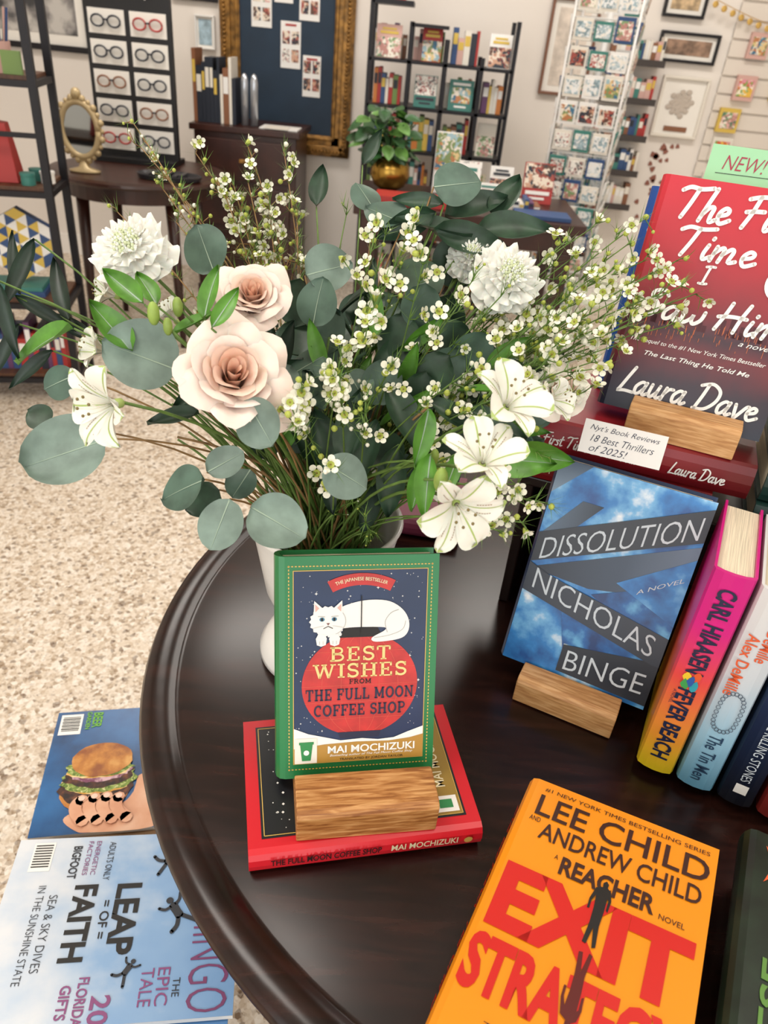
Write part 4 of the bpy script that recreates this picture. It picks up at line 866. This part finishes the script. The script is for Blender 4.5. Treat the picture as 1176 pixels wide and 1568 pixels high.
def framed(name,x0,x1,z0,z1,fm,art,fw=.03,y=Y1,mat_w=.05,blocks=None):
    e=empty(name,Matrix.Translation((0,y,0))); b=MB()
    for a in [(x0,x1,z0,z0+fw),(x0,x1,z1-fw,z1),(x0,x0+fw,z0+fw,z1-fw),(x1-fw,x1,z0+fw,z1-fw)]: b.box(a[0],a[1],-.03,-.001,a[2],a[3])
    b.obj('frame',fm,e,bevel=.003); b=MB(); b.box(x0+fw,x1-fw,-.012,-.002,z0+fw,z1-fw); b.obj('mount',mat('mount_white','#ebe7df',.7),e)
    if art:
        b=MB(); b.box(x0+fw+mat_w,x1-fw-mat_w,-.014,-.012,z0+fw+mat_w,z1-fw-mat_w); b.obj('print',art,e)
    if blocks:
        b=MB()
        for bx0,bx1,bz0,bz1,c in blocks: b.box(bx0,bx1,-.017,-.0142,bz0,bz1,c)
        b.obj('print_details',PAL,e)
    return e
framed('framed_photograph',-2.62,-1.88,1.12,1.75,IRON,nmat('photo_grey',[(.4,'#3c3c3e'),(.5,'#8a8684'),(.6,'#c2beb8')],8,.4))
framed('framed_certificate',-1.42,-1.17,1.42,1.75,IRON,mat('art_tan','#c49a5c',.5,noise=.3,ns=20),.015,mat_w=.02)
framed('framed_sketch',-1.30,-1.19,1.20,1.36,PAL[10],mat('art_blue','#9bb2be',.5,noise=.3,ns=30),.01,mat_w=.01)
framed('framed_picture',1.22,1.54,1.36,1.50,IRON,mat('art_brown','#8a6f5c',.5,noise=.5,ns=25),.015,mat_w=.02)
framed('framed_flower_print',1.29,1.55,1.00,1.30,PAL[1],None,.015,blocks=[(1.36,1.49,1.03,1.055,11)])
framed('framed_floral_print',.62,.88,1.15,1.6,mat('frame_brown','#7a5340',.5),mat('art_pale','#d6cabd',.5,noise=.2,ns=20),.015,mat_w=.03)
framed('framed_poster',1.20,1.42,1.56,1.75,IRON,mat('art_sand','#b89f7c',.5,noise=.4,ns=30),.015,mat_w=.02)
b=MB()
for k in range(26):
    a=k*2.4; r=.012+.0022*k; b.ball((1.42+r*math.cos(a),-.016,1.17+r*math.sin(a)),.017,0,6,4,(1,.15,.8))
b.obj('rose_relief',mat('rose_relief','#b9aea2',.6),bpy.data.objects['framed_flower_print'])
GF=mat('antique_gold','#8a6430',.4,metal=.5,noise=.45,ns=30,bump=.8)
e=empty('framed_bulletin_board',Matrix.Translation((-.79,Y1,0))); b=MB()
x0,x1,z0,z1=-.37,.37,.72,1.95
for ins,f,d0 in [(0,.11,.035),(.012,.05,.055),(.085,.018,.045)]:
    X_0,X_1,Z_0,Z_1=x0+ins,x1-ins,z0+ins,z1-ins
    for a in [(X_0,X_1,Z_0,Z_0+f),(X_0,X_1,Z_1-f,Z_1),(X_0,X_0+f,Z_0,Z_1),(X_1-f,X_1,Z_0,Z_1)]: b.box(a[0],a[1],-d0,-.001,a[2],a[3])
b.obj('gilt_frame',GF,e,bevel=.006)
b=MB()
for k in range(60):
    z=z0+.03+k*.02
    if z>z1: break
    for x in (x0+.03,x1-.03): b.ball((x,-.056,z),.011,0,6,4)
for k in range(34): b.ball((x0+.03+k*.0205,-.056,z0+.03),.011,0,6,4)
b.obj('frame_beading',GF,e,smooth=True)
b=MB(); b.box(x0+.09,x1-.09,-.02,-.002,z0+.09,z1-.09); b.obj('navy_panel',mat('panel_navy','#1b2f42',.7,noise=.1,ns=8),e)
b=MB()
for px_,pz_,w_,h_ in [(-.14,1.33,.11,.22),(.02,1.15,.11,.22),(.12,1.38,.11,.2),(.14,1.02,.10,.2),(-.02,1.45,.1,.2)]:
    b.box(px_-w_/2,px_+w_/2,-.024,-.021,pz_,pz_+h_,10)
    for q in range(4):
        ax=px_+(-.025 if q%2 else .025); az=pz_+.03+(q//2)*.085; b.box(ax-.020,ax+.020,-.0255,-.024,az,az+.06,random.choice([14,16,12,14]))
    b.box(px_-.03,px_+.03,-.0255,-.024,pz_+h_-.022,pz_+h_-.012,0)
b.obj('pinned_posters',PAL,e)
e=empty('demilune_table',Matrix.Translation((-1.27,3.62,0))); b=MB()
b.lathe([(.0001,.75),(.36,.75),(.39,.745),(.395,.735),(.385,.725),(.34,.72),(.34,.66),(.0001,.66)],48); b.obj('top',DW,e,smooth=False)
b=MB()
for k in range(4):
    a=math.pi/4+k*math.pi/2; p=Vector((.28*math.cos(a),.28*math.sin(a),0)); b.tube([p+Vector((0,0,.66)),p*1.05+Vector((0,0,.3)),p*1.1+Vector((0,0,0))],.028,8,0,.014)
b.obj('legs',DW,e,smooth=True)
e=empty('oval_mirror',Matrix.Translation((-1.44,3.42,.751))); b=MB(); CM=mat('frame_champagne','#b9a47c',.4,metal=.3,bump=.5,ns=80)
b.lathe([(.0001,0),(.05,0),(.052,.008),(.02,.02),(.012,.05),(.0001,.05)],20,0,Matrix.Diagonal((1.3,.8,1,1)))
mc=Vector((0,0,.165)); ring=[Vector((.078*math.cos(a/32*6.283),0,.105*math.sin(a/32*6.283)))+mc for a in range(33)]
b.tube(ring,.014,8,0)
for k in range(24):
    a=k/24*6.283; b.ball(mc+Vector((.093*math.cos(a),0,.12*math.sin(a))),.011+.004*(k%2),0,6,5)
b.ball(mc+Vector((0,0,.135)),.022,0,8,6); b.obj('ornate_frame',CM,e,smooth=True)
b=MB(); b.lathe([(.0001,-.003),(1,-.003),(1,.003),(.0001,.003)],32,0,Matrix.Translation(mc)@Matrix.Rotation(math.pi/2,4,'X')@Matrix.Diagonal((.07,.097,1,1))); b.obj('glass',mat('mirror_glass','#9aa0a2',.05,metal=1),e)
e=empty('black_tray',Matrix.Translation((-1.08,3.45,.751))); b=MB(); b.lathe([(.0001,0),(.11,0),(.12,.02),(.115,.021),(.105,.006),(.0001,.006)],32,0,Matrix.Diagonal((1.2,.7,1,1)))
for k in range(6): b.box(-.1+.03*k,-.08+.03*k,-.04,.04,.007,.02+.006*(k%2),0)
b.obj('tray',mat('tray_black','#2b2a2e',.4),e)
e=empty('reading_glasses_display',Matrix.Translation((-1.33,3.80,.751))); b=MB()
b.box(-.19,.19,-.08,.10,0,.02,0); b.box(-.19,.19,.0,.03,.02,.72,0)
b.obj('stand',mat('display_black','#141416',.4),e)
b=MB(); g=MB()
for i in range(2):
    for j in range(5):
        cx=-.092+.184*i; cz=.055+.115*j; b.box(cx-.08,cx+.08,-.004,-.001,cz-.008,cz+.085,0)
        for sx in (-1,1):
            rg=[Vector((cx+sx*.036+.028*math.cos(a/14*6.283),-.012,cz+.04+.022*math.sin(a/14*6.283))) for a in range(15)]; g.tube(rg,.004,5,[0,5,11,5,5][(i+j)%5])
        g.tube([(cx-.010,-.012,cz+.045),(cx+.010,-.012,cz+.045)],.004,5,5)
b.obj('cards',mat('card_cream','#e8e4dc',.6),e); g.obj('glasses',PAL,e,smooth=True)
b=MB(); b.box(-.10,.14,-.02,.06,.721,.80,0); b.obj('woven_box',mat('wicker','#8a5f33',.7,noise=.4,ns=60,bump=.5),e)
for i in (-1,1): txt(e,'cpc',i*.092,.655,.05,.022,WHITE,.006,M=Matrix.Rotation(math.pi/2,4,'X'),bold=.02)
e=empty('wooden_cabinet',Matrix.Translation((-.92,4.46,0))); b=MB()
b.box(-.27,.27,-.2,.2,.06,.86,0); b.box(-.29,.29,-.22,.21,.86,.89,0); b.box(-.285,.285,-.215,.205,0,.06,0)
for z in (.15,.40,.63): b.box(-.24,.24,-.212,-.2,z,z+.2,0); b.box(-.03,.03,-.225,-.212,z+.09,z+.11,1)
b.obj('body',[DW,GF],e,bevel=.004)
b=MB(); row(b,-.28,-.06,-.14,.891,.18,.36,.15,cols=[5,5,11,1,5,5]); b.obj('books',PAL,e)
b=MB(); 
for x in (-.02,.03): b.lathe([(.0001,0),(.02,0),(.02,.2),(.012,.23),(.0001,.24)],14,0,Matrix.Translation((x,-.10,.891)))
b.obj('glass_cylinders',mat('bottle_glass','#b8bcc2',.15,metal=.6),e,smooth=True)
b=MB(); b.box(.07,.27,-.18,-.02,.891,.896,10); b.box(.10,.22,-.20,-.08,.896,.899,1); b.obj('papers',PAL,e)
# tiered iron bookcase
e=empty('iron_bookcase',Matrix.Translation((.05,4.25,0))); b=MB()
xs=[-.345,-.15,.03,.21,.36]; tops=[1.50,1.42,1.36,1.30,1.46]
for x,tz in zip(xs,tops):
    for y in (0,.26): b.box(x-.010,x+.010,y-.010,y+.010,0,tz,0)
LV=[.15,.40,.64,.86,1.06,1.26]
for z in LV: b.box(-.345,.36,-.01,.27,z-.014,z,0)
b.box(-.345,-.15,-.01,.27,1.48,1.5,0); b.box(-.15,.03,-.01,.27,1.40,1.415,0)
b.obj('frame',IRON,e)
b=MB()
for z in LV:
    for i in range(4):
        xa,xb=xs[i]+.015,xs[i+1]-.015
        if random.random()<.3: row(b,xa+.01,xb-.01,.06,z+.001,.11,.16)
        else:
            if random.random()<.5: row(b,xa,xb,.12,z+.001,.10,.15,.1)
            faceout(b,(xa+xb)/2+random.uniform(-.02,.02),.04,z+.001,random.uniform(.09,.125),random.uniform(.135,.17),random.choice([0,1,3,4,6,5,10,0,6]),random.choice([1,5,10,8]),.15)
faceout(b,-.25,.05,1.501,.12,.16,0,10); b.obj('books',PAL,e)
# display table with plant
e=empty('display_table',Matrix.Translation((.22,3.35,0))); b=MB(); b.box(-.46,.46,-.28,.28,.76,.80,0); b.box(-.43,.43,-.25,.25,.68,.76,0)
for x in (-.4,.4):
    for y in (-.22,.22): b.box(x-.03,x+.03,y-.03,y+.03,0,.68,0)
b.obj('table',DW,e,bevel=.004)
b=MB(); row(b,.0,.3,-.1,.801,.02,.06,.12); faceout(b,.0,.10,.801,.10,.14,10,2); faceout(b,.14,.12,.801,.10,.13,10,5); faceout(b,.30,.10,.801,.13,.16,0,10); faceout(b,-.10,.12,.801,.11,.24,10,0,.1); faceout(b,-.02,-.12,.801,.10,.16,10,3); faceout(b,.08,-.15,.801,.12,.10,10,3)
b.box(-.38,-.05,-.24,-.1,.801,.83,0); b.box(.18,.40,-.25,-.12,.801,.815,2); b.obj('cards_and_books',PAL,e)
e=empty('potted_pothos',Matrix.Translation((-.12,3.42,.801))); b=MB()
b.lathe([(.0001,.02),(.03,.0),(.065,.02),(.085,.06),(.08,.10),(.06,.125),(.05,.125),(.05,.10),(.0001,.10)],28); b.obj('gold_pot',mat('gold_metal','#a8843c',.25,metal=.9),e,smooth=True)
sv=leaves; leaves=MB()
for k in range(80):
    a=random.random()*6.28; q=random.random(); P=Vector((math.cos(a)*.11*q-.04,math.sin(a)*.08*q,.13+random.random()*.18)); d=(Vector((math.cos(a),math.sin(a),random.uniform(-.6,.5)))).normalized()
    leaf(P,d,Vector((0,-.4,1))+rnd(.4),.075,.026,random.choice([0,0,0,1]),.7,.2,.25,.8)
leaves.obj('leaves',[mat('pothos_green','#274f26',.4,noise=.3,ns=30),mat('pothos_light','#5c883f',.4,noise=.2,ns=30)],e,smooth=True); leaves=sv
b=MB()
for k in range(12):
    a=k*.52; b.tube([(0,0,.10),(math.cos(a)*.03,math.sin(a)*.03,.2),(math.cos(a)*.09,math.sin(a)*.07,.26)],.003,5,0)
b.obj('vines',MC['pothos_green'],e)
# card spinner
e=empty('greeting_card_spinner',Matrix.Translation((.75,3.85,0))); b=MB(); WR=mat('wire_white','#c9c6c2',.4)
b.lathe([(.0001,0),(.2,0),(.2,.02),(.03,.03),(.015,.06),(.015,1.62),(.0001,1.62)],24)
for z in [.25+.17*k for k in range(8)]:
    for q in range(4):
        a0=q*math.pi/2+.5; a1=a0+math.pi/2; p0=Vector((.19*math.cos(a0),.19*math.sin(a0),z)); p1=Vector((.19*math.cos(a1),.19*math.sin(a1),z)); b.tube([p0,p1],.004,5); b.tube([p0+Vector((0,0,.05)),p1+Vector((0,0,.05))],.003,5)
for q in range(4):
    a0=q*math.pi/2+.5; p0=Vector((.19*math.cos(a0),.19*math.sin(a0),.2)); b.tube([p0,p0+Vector((0,0,1.38))],.006,6)
b.obj('wire_rack',WR,e,smooth=True); b=MB()
for k in range(13):
    z=.255+.105*k
    for q in range(4):
        a=q*math.pi/2+.5+math.pi/4; M_=Matrix.Translation((.135*math.cos(a),.135*math.sin(a),z))@Matrix.Rotation(a-math.pi/2,4,'Z')@Matrix.Rotation(-.12,4,'X')
        for i in (-1,0,1): 
            c=random.choice([10,1,10,1,10,3,10,2]); x=i*.085; hh=random.uniform(.07,.095); b.box(x-.038,x+.038,-.004,.004,0,hh,c,M_)
            p=random.choice([17,17,13,17,12,16,17,14])
            for s in (-1,1): b.box(x-.030,x+.030,min(s*.004,s*.006),max(s*.004,s*.006),.012,hh*.85,p,M_)
b.obj('cards',PAL,e); b=MB(); b.box(-.12,.12,-.01,.01,1.621,1.70); b.obj('header_sign',mat('sign_grey','#9b9894',.5),e); txt(e,'caspari',0,1.66,.14,.03,GK,.012,M=Matrix.Rotation(math.pi/2,4,'X'))
for k,z in enumerate([.62,.80,.98,1.16,1.34]):
    e=empty('wall_shelf',Matrix.Translation((1.10,Y1,z))); b=MB(); b.box(-.15,.15,-.13,-.001,-.012,0); b.box(-.15,.15,-.135,-.125,-.012,.02); b.obj('board',mat('shelf_charcoal','#3a3330',.5),e)
    b=MB(); row(b,-.14,.14,-.1,.001,.09,.13,.06,cols=[1,10,6,3,0,11,2,1]); b.obj('cards',PAL,e)
e=empty('wall_petal_decals',Matrix.Translation((1.42,Y1,0))); b=MB()
for k in range(24):
    x=random.uniform(-.12,.13); z=random.uniform(.55,.97); a=random.random()*3; s=random.uniform(.012,.025)
    pts=[(x+s*math.cos(a+t)*(1 if q%2 else .7),-.004,z+s*math.sin(a+t)*(1 if q%2 else .7)) for q,t in enumerate([0,1,2,3,4.2,5.3])]; b.add(pts,[tuple(range(6))])
b.obj('petals',mat('petal_brown','#8a5546',.6),e)
e=empty('slatwall_panel',Matrix.Translation((2.38,Y1,0))); b=MB()
for k in range(22): b.box(-.78,.78,-.022,-.001,.05+.085*k,.05+.085*k+.074)
b.box(-.78,.78,-.008,-.001,.02,1.95); b.obj('slats',mat('slat_white','#dcd3c8',.55),e,bevel=.002)
b=MB()
for rr in range(6):
    for cc in range(5):
        if random.random()<.2: continue
        x=-.66+.18*cc+random.uniform(-.03,.03); z=.55+.17*rr+random.uniform(-.02,.02); w_=random.uniform(.045,.065); c=random.choice([8,7,4,6,3,1,11]); b.box(x-w_,x+w_,-.05,-.024,z,z+.12,c); b.box(x-w_*.75,x+w_*.75,-.053,-.05,z+.02,z+.10,random.choice([12,13,15]))
b.obj('hanging_art_tiles',PAL,e)
e=empty('gold_garland',Matrix.Translation((1.9,Y1-.06,1.55))); b=MB(); pts=[Vector((-.45+.05*k,0,.10-.10*math.sin(k/20*math.pi))) for k in range(21)]; b.tube(pts,.002,4)
for k,p in enumerate(pts): b.ball(p-Vector((0,0,.02)),.016,0,8,4,(1,.2,1))
b.obj('garland',mat('garland_gold','#c9a45a',.35,metal=.6),e)
